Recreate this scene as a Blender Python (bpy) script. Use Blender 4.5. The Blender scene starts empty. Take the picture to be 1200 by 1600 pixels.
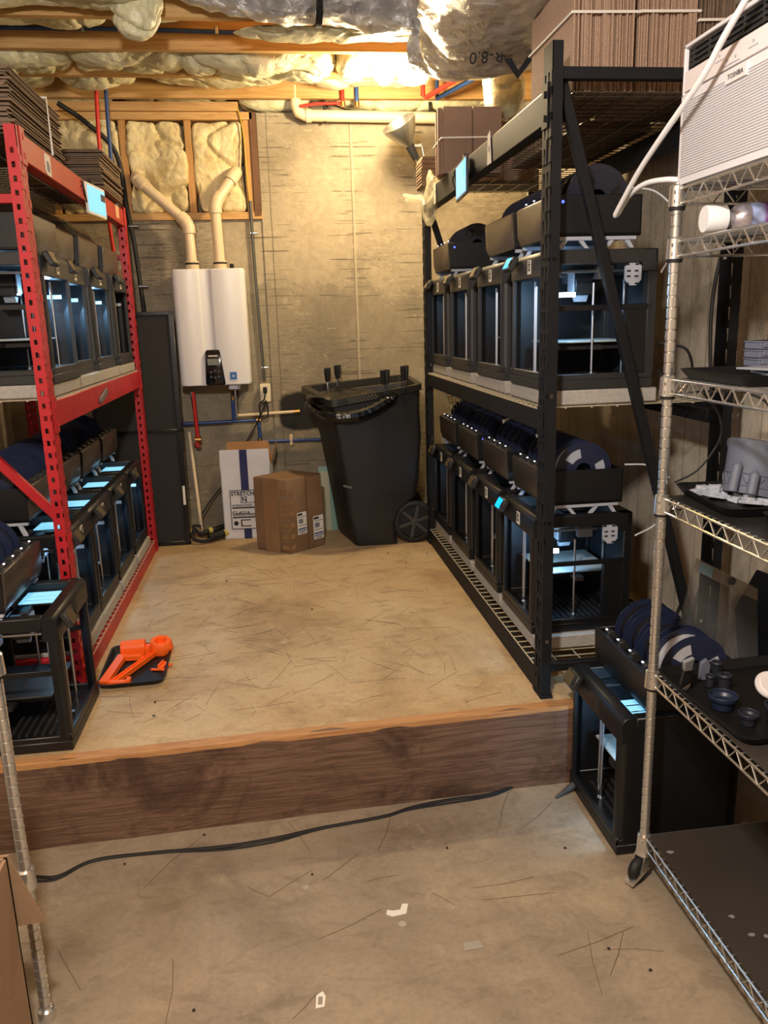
import bpy, bmesh, math, random
from mathutils import Vector, Matrix, noise
random.seed(7)
S = bpy.context.scene
COL = S.collection
PI = math.pi
OFF = 0.282            # platform height above the lower floor; everything below is written with platform top = 0

# ---------------------------------------------------------------- camera, world, lights, exposure
def lin(c):
    return tuple((x/255/12.92 if x/255 <= .04045 else ((x/255+.055)/1.055)**2.4) for x in c)

yaw, pitch, roll, FPX = .1272, .2333, .0297, 1260.0
fwd = Vector((math.sin(yaw)*math.cos(pitch), math.cos(yaw)*math.cos(pitch), -math.sin(pitch)))
rt = Vector((math.cos(yaw), -math.sin(yaw), 0)); dn = fwd.cross(rt)
r2 = rt*math.cos(roll)+dn*math.sin(roll); d2 = -rt*math.sin(roll)+dn*math.cos(roll)
cam = bpy.data.cameras.new('camera'); cam.sensor_fit = 'HORIZONTAL'; cam.sensor_width = 36
cam.lens = FPX/1200*36; cam.clip_start = .02
camo = bpy.data.objects.new('camera', cam); COL.objects.link(camo)
m = Matrix.Identity(4)
for i in range(3):
    m[i][0] = r2[i]; m[i][1] = -d2[i]; m[i][2] = -fwd[i]
m[0][3], m[1][3], m[2][3] = 0, 0, 1.24
camo.matrix_world = m
S.camera = camo
w = bpy.data.worlds.new('world'); S.world = w; w.use_nodes = True
w.node_tree.nodes['Background'].inputs[0].default_value = (.6, .62, .7, 1)
w.node_tree.nodes['Background'].inputs[1].default_value = .02
S.view_settings.view_transform = 'Standard'; S.view_settings.look = 'None'
S.view_settings.exposure = 0.35; S.view_settings.gamma = 1; S.view_settings.use_curve_mapping = False

def light(name, kind, loc, energy, color, size=.1, rot=None, parent=None, size_y=None, blend=None):
    l = bpy.data.lights.new(name, kind); l.energy = energy; l.color = color
    if kind == 'AREA':
        l.size = size
        if size_y: l.shape = 'RECTANGLE'; l.size_y = size_y
    else: l.shadow_soft_size = size
    o = bpy.data.objects.new(name, l); COL.objects.link(o); o.location = loc
    if rot: o.rotation_euler = rot
    if parent: o.parent = parent
    return o
# warm bulb between the joists (far room light) and the neutral ceiling bulb above the photographer
WARM = (1.0, .77, .46); NEUT = (1.0, .92, .85)
light('bulb_light', 'POINT', (.61, 4.24, 2.30), 54, WARM, .06)
light('front_ceiling_light', 'POINT', (-.2, .4, 2.08), 160, NEUT, .07)

# ---------------------------------------------------------------- materials
MATS = {}
def nodes_mat(name):
    mt = bpy.data.materials.new(name); mt.use_nodes = True
    nt = mt.node_tree; return mt, nt, nt.nodes['Principled BSDF']
def mat(name, col, rough=.6, metal=0, var=.0, vscale=8, bump=0, bscale=60, stretch=None, emit=None, estr=0, alpha=None,
        trans=0, spec=None, coat=0):
    if name in MATS: return MATS[name]
    mt, nt, b = nodes_mat(name); N = nt.nodes; L = nt.links
    c = lin(col)
    b.inputs['Base Color'].default_value = (*c, 1); b.inputs['Roughness'].default_value = rough
    b.inputs['Metallic'].default_value = metal
    if spec is not None: b.inputs['Specular IOR Level'].default_value = spec
    if trans: b.inputs['Transmission Weight'].default_value = trans
    if coat: b.inputs['Coat Weight'].default_value = coat
    if alpha is not None: b.inputs['Alpha'].default_value = alpha
    if emit: b.inputs['Emission Color'].default_value = (*lin(emit), 1); b.inputs['Emission Strength'].default_value = estr
    tc = None
    if var or bump:
        tc = N.new('ShaderNodeTexCoord'); mp = N.new('ShaderNodeMapping'); L.new(tc.outputs['Object'], mp.inputs[0])
        if stretch: mp.inputs['Scale'].default_value = stretch
    if var:
        n = N.new('ShaderNodeTexNoise'); n.inputs['Scale'].default_value = vscale; n.inputs['Detail'].default_value = 6
        L.new(mp.outputs[0], n.inputs['Vector'])
        mx = N.new('ShaderNodeMix'); mx.data_type = 'RGBA'
        mx.inputs[6].default_value = (*[max(0, x*(1-var)) for x in c], 1); mx.inputs[7].default_value = (*[min(1, x*(1+var)) for x in c], 1)
        cr = N.new('ShaderNodeMapRange'); cr.inputs[1].default_value = .3; cr.inputs[2].default_value = .7
        L.new(n.outputs[0], cr.inputs[0]); L.new(cr.outputs[0], mx.inputs[0]); L.new(mx.outputs[2], b.inputs['Base Color'])
    if bump:
        n = N.new('ShaderNodeTexNoise'); n.inputs['Scale'].default_value = bscale; n.inputs['Detail'].default_value = 4
        L.new(mp.outputs[0], n.inputs['Vector'])
        bp = N.new('ShaderNodeBump'); bp.inputs['Strength'].default_value = bump; bp.inputs['Distance'].default_value = .01
        L.new(n.outputs[0], bp.inputs['Height']); L.new(bp.outputs[0], b.inputs['Normal'])
    MATS[name] = mt; return mt

def ramp(nt, src, stops):
    r = nt.nodes.new('ShaderNodeValToRGB'); el = r.color_ramp.elements
    el[0].position, el[0].color = stops[0][0], (*stops[0][1], 1)
    el[1].position, el[1].color = stops[-1][0], (*stops[-1][1], 1)
    for p, c in stops[1:-1]:
        e = el.new(p); e.color = (*c, 1)
    nt.links.new(src, r.inputs[0]); return r
def tex_noise(nt, vec, scale, detail=5, rough=.55, stretch=None, dist=0):
    if stretch:
        mp = nt.nodes.new('ShaderNodeMapping'); mp.inputs['Scale'].default_value = stretch
        nt.links.new(vec, mp.inputs[0]); vec = mp.outputs[0]
    n = nt.nodes.new('ShaderNodeTexNoise'); n.inputs['Scale'].default_value = scale
    n.inputs['Detail'].default_value = detail; n.inputs['Roughness'].default_value = rough; n.inputs['Distortion'].default_value = dist
    nt.links.new(vec, n.inputs['Vector']); return n.outputs[0]
def mix(nt, fac, a, b, mode='MIX'):
    mx = nt.nodes.new('ShaderNodeMix'); mx.data_type = 'RGBA'; mx.blend_type = mode
    for sock, v in ((0, fac), (6, a), (7, b)):
        if isinstance(v, (int, float)): mx.inputs[sock].default_value = v
        elif isinstance(v, tuple): mx.inputs[sock].default_value = (*v, 1)
        else: nt.links.new(v, mx.inputs[sock])
    return mx.outputs[2]
def math_(nt, op, a, b=0.0):
    n = nt.nodes.new('ShaderNodeMath'); n.operation = op
    for i, v in enumerate((a, b)):
        if isinstance(v, (int, float)): n.inputs[i].default_value = v
        else: nt.links.new(v, n.inputs[i])
    return n.outputs[0]

def concrete_wall(name, base, dark, cracks=1.0, paint=False, vert=False):
    mt, nt, b = nodes_mat(name); L = nt.links
    tc = nt.nodes.new('ShaderNodeTexCoord'); v = tc.outputs['Object']
    n1 = tex_noise(nt, v, 1.6, 8, .6)
    c = ramp(nt, n1, [(.32, lin(dark)), (.5, lin(base)), (.72, tuple(min(1, x*1.18) for x in lin(base)))]).outputs[0]
    n2 = tex_noise(nt, v, 26, 6, .7)
    c = mix(nt, .35, c, ramp(nt, n2, [(.3, (.35, .33, .3)), (.65, (1, 1, 1))]).outputs[0], 'MULTIPLY')
    # horizontal scratches left by the form boards
    n3 = tex_noise(nt, v, 5.0, 4, .75, (3.0, 3.0, .8) if vert else (1.0, 1.0, 11.0), 1.0)
    n4 = tex_noise(nt, v, 1.9, 2, .5)
    line = ramp(nt, n3, [(.0, (0, 0, 0)), (.476, (0, 0, 0)), (.5, (.9, .9, .9)), (.524, (0, 0, 0)), (1, (0, 0, 0))]).outputs[0]
    msk = ramp(nt, n4, [(.46, (0, 0, 0)), (.60, (cracks,)*3)]).outputs[0]
    f = mix(nt, 1.0, line, msk, 'MULTIPLY')
    c = mix(nt, f, c, (.07, .055, .04))
    # seams between form panels, and grey patches
    sx = nt.nodes.new('ShaderNodeSeparateXYZ'); L.new(v, sx.inputs[0])
    def seam(sock, x0, wd, col, c, amp=.02):
        wob = math_(nt, 'MULTIPLY', math_(nt, 'SUBTRACT', tex_noise(nt, v, 7, 5, .7), .5), amp)
        dd = math_(nt, 'ABSOLUTE', math_(nt, 'SUBTRACT', math_(nt, 'ADD', sock, wob), x0))
        return mix(nt, ramp(nt, math_(nt, 'DIVIDE', dd, wd), [(.35, (.75, .75, .75)), (1.0, (0, 0, 0))]).outputs[0], c, col)
    if vert:
        fr = math_(nt, 'FRACT', math_(nt, 'DIVIDE', math_(nt, 'ADD', sx.outputs[1], 10.0), .125))
        wob = math_(nt, 'MULTIPLY', math_(nt, 'SUBTRACT', tex_noise(nt, v, 5, 4, .7), .5), .12)
        dd = math_(nt, 'ABSOLUTE', math_(nt, 'SUBTRACT', math_(nt, 'ADD', fr, wob), .5))
        c = mix(nt, ramp(nt, dd, [(.006, (.7, .7, .7)), (.03, (0, 0, 0))]).outputs[0], c, (.10, .085, .065))
        c = mix(nt, ramp(nt, tex_noise(nt, v, 3.5, 3, .6, (1, 2.4, .25)), [(.46, (0, 0, 0)), (.7, (.3, .3, .3))]).outputs[0], c, tuple(x*.6 for x in lin(dark)))
    else:
        # grey area below about 1.4 m with a ragged edge
        zz = math_(nt, 'ADD', sx.outputs[2], math_(nt, 'MULTIPLY', math_(nt, 'SUBTRACT', tex_noise(nt, v, 2.2, 9, .66), .5), 1.5))
        gp = ramp(nt, zz, [(.0, (.62, .62, .62)), (.60, (.62, .62, .62)), (.62, (.0, .0, .0))])
        gp.color_ramp.elements[0].position = .0
        zn = math_(nt, 'MULTIPLY', zz, .43)
        nt.links.new(zn, gp.inputs[0])
        sp_ = ramp(nt, tex_noise(nt, v, 5, 8, .75), [(.38, (.35, .35, .35)), (.6, (1, 1, 1))]).outputs[0]
        c = mix(nt, mix(nt, 1.0, gp.outputs[0], sp_, 'MULTIPLY'), c, lin((118, 111, 94)))
        # rows of short horizontal form scratches either side of the seams
        zl = tex_noise(nt, v, 1.0, 2, .6, (1.3, 1.0, 62.0), .25)
        rows = ramp(nt, zl, [(.60, (0, 0, 0)), (.635, (1, 1, 1)), (.66, (1, 1, 1)), (.70, (0, 0, 0))]).outputs[0]
        ext = tex_noise(nt, v, 1.0, 3, .6, (1.2, 1, 17.0))
        for x0_, side in ((.505, 1.0), (.03, 1.0), (.86, 1.0), (-.66, .8)):
            dd = math_(nt, 'ABSOLUTE', math_(nt, 'SUBTRACT', sx.outputs[0], x0_))
            near = ramp(nt, math_(nt, 'SUBTRACT', math_(nt, 'MULTIPLY', ext, .5), dd), [(.14, (0, 0, 0)), (.17, (.85, .85, .85))]).outputs[0]
            c = mix(nt, mix(nt, 1.0, rows, near, 'MULTIPLY'), c, (.075, .06, .04))
        c = seam(sx.outputs[0], .512, .012, tuple(min(1, x*1.1) for x in lin(base)), c, .008)
        c = seam(sx.outputs[0], .505, .005, (.13, .11, .08), c, .01); c = seam(sx.outputs[0], .03, .006, (.13, .11, .08), c, .012)
        c = seam(sx.outputs[2], .40, .004, (.12, .1, .08), c, .05)
        c = mix(nt, ramp(nt, tex_noise(nt, v, 11, 6, .8, (1, 1, 2), 1.5), [(.60, (0, 0, 0)), (.66, (.8, .8, .8))]).outputs[0], c, tuple(min(1, x*1.25) for x in lin(base)))
    # pits
    n5 = tex_noise(nt, v, 45, 2, .5, (1, 1, .6))
    pit = ramp(nt, n5, [(.73, (0, 0, 0)), (.76, (.7, .7, .7))]).outputs[0]
    c = mix(nt, pit, c, (.16, .13, .09))
    if paint:   # black spray paint patch, soft edged
        sp = nt.nodes.new('ShaderNodeSeparateXYZ'); L.new(v, sp.inputs[0])
        dx = math_(nt, 'DIVIDE', math_(nt, 'SUBTRACT', sp.outputs[0], .165), .165)
        dz = math_(nt, 'DIVIDE', math_(nt, 'SUBTRACT', sp.outputs[2], .712), .127)
        d = math_(nt, 'ADD', math_(nt, 'POWER', math_(nt, 'ABSOLUTE', dx), 3.2), math_(nt, 'POWER', math_(nt, 'ABSOLUTE', dz), 3.2))
        d = math_(nt, 'ADD', d, math_(nt, 'MULTIPLY', math_(nt, 'SUBTRACT', tex_noise(nt, v, 9, 3), .5), .7))
        pm = ramp(nt, d, [(.62, (1, 1, 1)), (1.0, (0, 0, 0))]).outputs[0]
        c = mix(nt, pm, c, (.012, .012, .012))
    L.new(c, b.inputs['Base Color']); b.inputs['Roughness'].default_value = .85
    bp = nt.nodes.new('ShaderNodeBump'); bp.inputs['Strength'].default_value = .35; bp.inputs['Distance'].default_value = .01
    L.new(n2, bp.inputs['Height']); L.new(bp.outputs[0], b.inputs['Normal'])
    MATS[name] = mt; return mt
def concrete_floor(name, base, dark, light_, s=1.0):
    mt, nt, b = nodes_mat(name); L = nt.links
    tc = nt.nodes.new('ShaderNodeTexCoord'); v = tc.outputs['Object']
    n1 = tex_noise(nt, v, 1.7*s, 9, .62, None, .6)
    c = ramp(nt, n1, [(.3, lin(dark)), (.48, lin(base)), (.74, lin(light_))]).outputs[0]
    n2 = tex_noise(nt, v, 9*s, 8, .7, (1, 1.6, 1), .8)
    c = mix(nt, .5, c, ramp(nt, n2, [(.34, (.56, .52, .47)), (.5, (1, 1, 1)), (.7, (1.0, .98, .9))]).outputs[0], 'MULTIPLY')
    n6 = tex_noise(nt, v, 5.0, 6, .6, None, 1.5)
    c = mix(nt, ramp(nt, n6, [(.62, (0, 0, 0)), (.70, (.45, .45, .45))]).outputs[0], c, lin(light_))
    n3 = tex_noise(nt, v, 70, 3, .6)
    c = mix(nt, .18, c, ramp(nt, n3, [(.35, (.4, .36, .3)), (.6, (1, 1, 1))]).outputs[0], 'MULTIPLY')
    L.new(c, b.inputs['Base Color']); b.inputs['Roughness'].default_value = .62
    bp = nt.nodes.new('ShaderNodeBump'); bp.inputs['Strength'].default_value = .12; bp.inputs['Distance'].default_value = .01
    L.new(n2, bp.inputs['Height']); L.new(bp.outputs[0], b.inputs['Normal'])
    MATS[name] = mt; return mt
def wood(name, a, b_, scale=3.0, axis='X', stain=None, rough=.6):
    if name in MATS: return MATS[name]
    mt, nt, b = nodes_mat(name); L = nt.links
    tc = nt.nodes.new('ShaderNodeTexCoord'); v = tc.outputs['Object']
    st = {'X': (.35, 6, 9), 'Y': (6, .35, 9), 'Z': (8, 8, .35)}[axis]
    n1 = tex_noise(nt, v, scale, 6, .6, st, 1.6)
    c = ramp(nt, n1, [(.3, lin(b_)), (.42, lin(a)), (.5, lin(b_)), (.56, lin(a)), (.64, lin(b_)), (.75, lin(a))]).outputs[0]
    n2 = tex_noise(nt, v, scale*7, 3, .6, st, .5)
    c = mix(nt, .3, c, ramp(nt, n2, [(.35, (.5, .45, .4)), (.6, (1, 1, 1))]).outputs[0], 'MULTIPLY')
    if stain:
        n3 = tex_noise(nt, v, 2.6, 6, .7, (1, 1, .8), 1.0)
        c = mix(nt, ramp(nt, n3, [(.5, (0, 0, 0)), (.62, (.8, .8, .8))]).outputs[0], c, lin(stain))
        n4 = tex_noise(nt, v, 7, 6, .75, (.7, 3, 9), 1.5)
        c = mix(nt, ramp(nt, n4, [(.62, (0, 0, 0)), (.68, (.5, .5, .5))]).outputs[0], c, lin((150, 128, 108)))
    L.new(c, b.inputs['Base Color']); b.inputs['Roughness'].default_value = rough
    bp = nt.nodes.new('ShaderNodeBump'); bp.inputs['Strength'].default_value = .25; bp.inputs['Distance'].default_value = .006
    L.new(n1, bp.inputs['Height']); L.new(bp.outputs[0], b.inputs['Normal'])
    MATS[name] = mt; return mt
def insulation_mat(name, base, shade):
    mt, nt, b = nodes_mat(name); L = nt.links
    tc = nt.nodes.new('ShaderNodeTexCoord'); v = tc.outputs['Object']
    n1 = tex_noise(nt, v, 5, 8, .65, (1, 1, 1), 1.0)
    c = ramp(nt, n1, [(.35, lin(shade)), (.6, lin(base))]).outputs[0]
    L.new(c, b.inputs['Base Color']); b.inputs['Roughness'].default_value = .42
    b.inputs['Coat Weight'].default_value = .22; b.inputs['Coat Roughness'].default_value = .3; b.inputs['Subsurface Weight'].default_value = .25; b.inputs['Subsurface Radius'].default_value = (.04, .035, .02)
    n2 = tex_noise(nt, v, 9, 5, .7, (1, 2, 1), 2.5)
    n2b = tex_noise(nt, v, 60, 2, .6)
    h = math_(nt, 'ADD', n2, math_(nt, 'MULTIPLY', n2b, .15))
    bp = nt.nodes.new('ShaderNodeBump'); bp.inputs['Strength'].default_value = .6; bp.inputs['Distance'].default_value = .02
    L.new(h, bp.inputs['Height']); L.new(bp.outputs[0], b.inputs['Normal'])
    MATS[name] = mt; return mt
def foil_mat(name):
    mt, nt, b = nodes_mat(name); L = nt.links
    tc = nt.nodes.new('ShaderNodeTexCoord'); v = tc.outputs['Object']
    b.inputs['Base Color'].default_value = (.72, .73, .74, 1); b.inputs['Metallic'].default_value = .85
    b.inputs['Roughness'].default_value = .3
    vo = nt.nodes.new('ShaderNodeTexVoronoi'); vo.inputs['Scale'].default_value = 16; L.new(v, vo.inputs['Vector'])
    n2 = tex_noise(nt, v, 12, 6, .7, None, 2.0)
    h = math_(nt, 'ADD', math_(nt, 'MULTIPLY', vo.outputs[0], .8), n2)
    bp = nt.nodes.new('ShaderNodeBump'); bp.inputs['Strength'].default_value = .9; bp.inputs['Distance'].default_value = .03
    L.new(h, bp.inputs['Height']); L.new(bp.outputs[0], b.inputs['Normal'])
    MATS[name] = mt; return mt

concrete_wall('wall_concrete', (170, 158, 134), (128, 118, 98), 1.0, True)
concrete_wall('side_concrete', (206, 194, 174), (170, 158, 138), .7, False, True)
concrete_floor('platform_concrete', (188, 162, 122), (156, 130, 92), (208, 188, 150))
concrete_floor('lower_concrete', (146, 132, 112), (116, 102, 84), (172, 156, 130), 1.0)
wood('joist_wood', (206, 166, 106), (184, 140, 82), 2.2, 'X')
wood('stud_wood', (196, 150, 88), (176, 128, 70), 2.2, 'Z')
wood('step_wood', (120, 94, 76), (88, 65, 50), 2.6, 'X', stain=(58, 38, 27))
wood('lip_wood', (198, 150, 98), (174, 126, 80), 3.0, 'X')
insulation_mat('fiberglass', (226, 222, 188), (196, 190, 150))
insulation_mat('fiberglass_wall', (228, 214, 168), (204, 184, 130))
foil_mat('foil')
BLK = mat('black_steel', (22, 23, 26), .62, 0, .15, 12, spec=.22)
RED = mat('red_steel', (178, 30, 38), .42, 0, .12, 9)
RED_WARM = mat('red_steel_warm_lit', (176, 52, 38), .45, 0, .1, 9)  # same red steel, the bulb's warm light put into the upper beam's colour
PLA = mat('black_plastic', (17, 18, 20), .42, 0, .1, 20)
PLG = mat('dark_grey_plastic', (40, 40, 40), .5, 0, .1, 20)
PLM = mat('matte_black', (15, 15, 17), .7)
STEEL = mat('rod_steel', (176, 180, 186), .34, 1)
CHR = mat('chrome', (214, 214, 210), .2, .88, .05, 30)
GREYP = mat('grey_plastic', (140, 144, 150), .5, 0, .05)
LGP = mat('light_grey_print', (168, 174, 186), .55, 0, .05, 30)
WHITE = mat('white_plastic', (226, 226, 226), .35)
PAV = mat('paver', (168, 164, 156), .9, 0, .12, 90, .3, 160)
CARD = mat('cardboard', (164, 122, 78), .8, 0, .08, 12, .15, 90)
CARDD = mat('cardboard_dark', (116, 96, 78), .85, 0, .12, 30)
TAN = mat('cardboard_edge', (166, 138, 116), .85, 0, .25, 60, stretch=(4, 4, 4))
PVC = mat('pvc', (220, 200, 165), .4)
PEXR = mat('pex_red', (206, 40, 28), .4)
PEXB = mat('pex_blue', (40, 72, 128), .4)
BRASS = mat('brass', (190, 150, 90), .35, 1)
RUB = mat('rubber_black', (18, 18, 18), .6)
SPB = mat('spool_navy', (34, 41, 66), .3, 0, .1)
SPK = mat('spool_black', (30, 33, 46), .3)
FIL = mat('filament_black', (20, 20, 26), .35, 0, .4, 3, .5, 40, stretch=(60, 1, 1))
LED = mat('led_white', (255, 255, 255), .5, emit=(215, 238, 255), estr=12)
DOT = mat('led_dot', (255, 255, 255), .5, emit=(225, 235, 255), estr=1.6)
SCRB = mat('screen_blue', (80, 150, 220), .3, emit=(110, 185, 235), estr=1.0)
SCRC = mat('screen_cyan', (20, 150, 220), .3, emit=(0, 175, 235), estr=1.1)
SCRG = mat('screen_green', (60, 190, 150), .3, emit=(70, 190, 150), estr=1.0)
BLUEL = mat('led_blue', (40, 60, 255), .3, emit=(70, 90, 255), estr=3)
PAPER = mat('paper', (222, 218, 206), .8)
INK = mat('ink', (30, 32, 36), .8)
ORG = mat('orange_print', (255, 104, 22), .5)
TRAY = mat('tray_black', (16, 16, 17), .5, spec=.3)
BED = mat('bed_plate', (160, 168, 164), .45, 0, .1, 60)
def glass(name, col, alpha, rough=.05):
    return mat(name, col, rough, alpha=alpha, spec=.6)
CLR = glass('clear_acrylic', (120, 120, 120), .22)
SMOKE = glass('smoked_panel', (14, 18, 24), .45)
FILM = glass('stretch_film', (235, 225, 190), .33, .2)
TEAL = glass('teal_glass', (130, 175, 165), .75, .2)

# ---------------------------------------------------------------- mesh helpers
class MB:
    def __init__(s): s.v = []; s.f = []
    def add(s, vs, fs):
        n = len(s.v); s.v += [tuple(v) for v in vs]; s.f += [tuple(i+n for i in f) for f in fs]
    def box(s, x0, x1, y0, y1, z0, z1, M=None):
        vs = [Vector(p) for p in ((x0,y0,z0),(x1,y0,z0),(x1,y1,z0),(x0,y1,z0),(x0,y0,z1),(x1,y0,z1),(x1,y1,z1),(x0,y1,z1))]
        if M: vs = [M @ v for v in vs]
        s.add(vs, [(0,3,2,1),(4,5,6,7),(0,1,5,4),(1,2,6,5),(2,3,7,6),(3,0,4,7)])
    def cbox(s, c, d, M=None):
        x, y, z = c; a, b, e = d[0]/2, d[1]/2, d[2]/2
        s.box(x-a, x+a, y-b, y+b, z-e, z+e, M)
    def loft(s, rings, cap=True, close=True):
        n = len(rings[0]); vs = [p for r in rings for p in r]; fs = []
        for i in range(len(rings)-1):
            for j in range(n if close else n-1):
                k = (j+1) % n; fs.append((i*n+j, i*n+k, (i+1)*n+k, (i+1)*n+j))
        if cap: fs.append(tuple(range(n-1, -1, -1))); fs.append(tuple((len(rings)-1)*n+j for j in range(n)))
        s.add(vs, fs)
    def tube(s, pts, r, n=8, cap=True):
        pts = [Vector(p) for p in pts]; rings = []; prev = None
        for i, p in enumerate(pts):
            t = (pts[min(i+1, len(pts)-1)]-pts[max(i-1, 0)]).normalized()
            if prev is None:
                a = Vector((0, 0, 1)) if abs(t.z) < .9 else Vector((1, 0, 0)); u = t.cross(a).normalized()
            else:
                u = (prev-t*prev.dot(t)).normalized()
            prev = u; v = t.cross(u); rr = r[i] if isinstance(r, (list, tuple)) else r
            rings.append([p+(u*math.cos(2*PI*k/n)+v*math.sin(2*PI*k/n))*rr for k in range(n)])
        s.loft(rings, cap)
    def cyl(s, a, b, r, n=12): s.tube([a, b], r, n)
    def lathe(s, prof, n=20, M=None, cap=True):
        rings = []
        for r, z in prof:
            ring = [Vector((r*math.cos(2*PI*k/n), r*math.sin(2*PI*k/n), z)) for k in range(n)]
            rings.append([M @ p for p in ring] if M else ring)
        s.loft(rings, cap)
    def prism(s, poly, axis, a, b, M=None):
        def P(p, t):
            q = {'x': (t, p[0], p[1]), 'y': (p[0], t, p[1]), 'z': (p[0], p[1], t)}[axis]
            return M @ Vector(q) if M else Vector(q)
        s.loft([[P(p, a) for p in poly], [P(p, b) for p in poly]])
    def build(s, name, mt, parent=None, bevel=0, smooth=True, loc=None, seg=1, solid=0):
        me = s.mesh(name, mt, bevel, smooth, seg, solid)
        return link(name, me, parent, loc)
    def mesh(s, name, mt, bevel=0, smooth=True, seg=1, solid=0):
        me = bpy.data.meshes.new(name); me.from_pydata(s.v, [], s.f)
        bm = bmesh.new(); bm.from_mesh(me)
        bmesh.ops.recalc_face_normals(bm, faces=bm.faces)
        if solid: bmesh.ops.solidify(bm, geom=bm.faces[:], thickness=solid)
        if bevel:
            es = [e for e in bm.edges if len(e.link_faces) == 2 and e.calc_face_angle(0) > .6]
            bmesh.ops.bevel(bm, geom=es, offset=bevel, segments=seg, profile=.5, affect='EDGES', clamp_overlap=True)
        bm.to_mesh(me); bm.free()
        if smooth:
            me.shade_smooth(); me.set_sharp_from_angle(angle=math.radians(38))
        if mt: me.materials.append(mt if not isinstance(mt, str) else MATS[mt])
        return me
def link(name, me, parent=None, loc=None, rot=None):
    o = bpy.data.objects.new(name, me); COL.objects.link(o)
    if parent: o.parent = parent
    if loc: o.location = loc
    if rot: o.rotation_euler = rot
    return o
def tag(o, label, cat, group=None, kind=None):
    o['label'] = label; o['category'] = cat
    if group: o['group'] = group
    if kind: o['kind'] = kind
    return o
def thing(name, label, cat, loc=(0, 0, 0), rz=0, group=None, rot=None):
    o = bpy.data.objects.new(name, None); COL.objects.link(o); o.location = loc
    o.rotation_euler = rot if rot else (0, 0, rz); o.empty_display_size = .05
    return tag(o, label, cat, group)
def struct(o): o['kind'] = 'structure'; return o
CACHE = {}
def part(name, key, fill, mt, parent, loc=None, rot=None, bevel=0, solid=0, smooth=True):
    k = (name, key, mt.name)
    if k not in CACHE:
        mb = MB(); fill(mb); CACHE[k] = mb.mesh(name, mt, bevel, smooth, 1, solid)
    return link(name, CACHE[k], parent, loc, rot)
def kids(o): return [c for c in ALLKIDS.get(o.name, [])]
def text_mesh(name, s, size, mt, parent, M, depth=.0006, align='CENTER', bold=.0):
    cu = bpy.data.curves.new(name, 'FONT'); cu.body = s; cu.size = size; cu.extrude = depth
    cu.offset = size*bold; cu.align_x = align; cu.align_y = 'CENTER'; cu.resolution_u = 2
    o = bpy.data.objects.new(name+'_tmp', cu); COL.objects.link(o)
    me = bpy.data.meshes.new_from_object(o); bpy.data.objects.remove(o); me.name = name
    me.transform(M); me.materials.clear(); me.materials.append(mt)
    return link(name, me, parent)
def arc(pts, n=8):
    """Catmull-Rom through the points"""
    P = [Vector(p) for p in pts]; P = [P[0]*2-P[1]]+P+[P[-1]*2-P[-2]]; out = []
    for i in range(1, len(P)-2):
        for k in range(n):
            t = k/n; a, b, c, d = P[i-1], P[i], P[i+1], P[i+2]
            out.append(.5*((2*b)+(c-a)*t+(2*a-5*b+4*c-d)*t*t+(3*b-a-3*c+d)*t**3))
    out.append(P[-2]); return out
RZ = lambda a: Matrix.Rotation(a, 4, 'Z')
T = lambda *p: Matrix.Translation(Vector(p))

def bw(mb, name, mt, parent, **k):
    """build a part whose vertices are in world coordinates under an unrotated parent"""
    return mb.build(name, mt, parent, loc=-parent.location, **k)

# ---------------------------------------------------------------- large structure
def stepy(x): return 2.297+(x+.838)*.0374
mb = MB(); mb.box(-1.6, 1.6, -2.4, 5.1, -.40, -.282)
fl = struct(mb.build('floor', 'lower_concrete'))
mb = MB(); mb.prism([(-1.6, stepy(-1.6)), (1.6, stepy(1.6)), (1.6, 5.05), (-1.6, 5.05)], 'z', -.282, 0)
pf = struct(mb.build('trim_1', 'platform_concrete')); pf.name = 'floor_platform'
mb = MB()
N = 60; top = []; A = []; B = []
for i in range(N+1):
    x = -1.6+3.2*i/N; y = stepy(x); j = .002*noise.noise(Vector((x*5, 0, 0)))
    A.append([(x, y-.042+j*2, -.282), (x, y-.042+j, -.004+j), (x, y-.036, .0005+j), (x, y-.0015, .0005+j), (x, y-.0015, -.282)])
mb.loft(A)
sb = struct(mb.build('trim_1', 'step_wood'))
mb = MB()

A = [[(-1.6+3.2*i/N, stepy(-1.6+3.2*i/N)-.0425, -.016+.004*noise.noise(Vector((i*.5, 3, 0)))), (-1.6+3.2*i/N, stepy(-1.6+3.2*i/N)-.0435, .0008),
      (-1.6+3.2*i/N, stepy(-1.6+3.2*i/N)-.002, .002), (-1.6+3.2*i/N, stepy(-1.6+3.2*i/N)-.002, -.016)] for i in range(N+1)]
mb.loft(A); mb.build('worn_edge', 'lip_wood', sb)
mb = MB()
mb.box(-.022, 1.7, 5.0, 5.25, -.4, 2.40); mb.box(-1.7, -.022, 5.012, 5.25, -.4, 1.832); mb.box(-1.7, 1.7, 5.15, 5.25, -.4, 2.69)
wb = struct(mb.build('wall_back', 'wall_concrete'))
mb = MB(); mb.box(1.56, 1.7, -2.4, 5.25, -.4, 2.69); struct(mb.build('wall_right', 'side_concrete'))
mb = MB(); mb.box(-1.7, -1.56, -2.4, 5.25, -.4, 2.69); struct(mb.build('wall_left', 'side_concrete'))
mb = MB(); mb.box(-1.7, 1.7, -2.5, -2.4, -.4, 2.69); struct(mb.build('wall_front', 'side_concrete'))
mb = MB(); mb.box(-1.7, 1.7, -2.5, 5.25, 2.69, 2.75); ce = struct(mb.build('ceiling', 'joist_wood'))
jm = None
for k in range(19):
    y = 4.90-.40*k
    if jm is None:
        mb = MB(); mb.box(-1.58, 1.58, 0, .038, 0, .238); jm = mb.mesh('joist', 'joist_wood', .002)
    link('joist', jm, ce, (0, y, 2.452))
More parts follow.
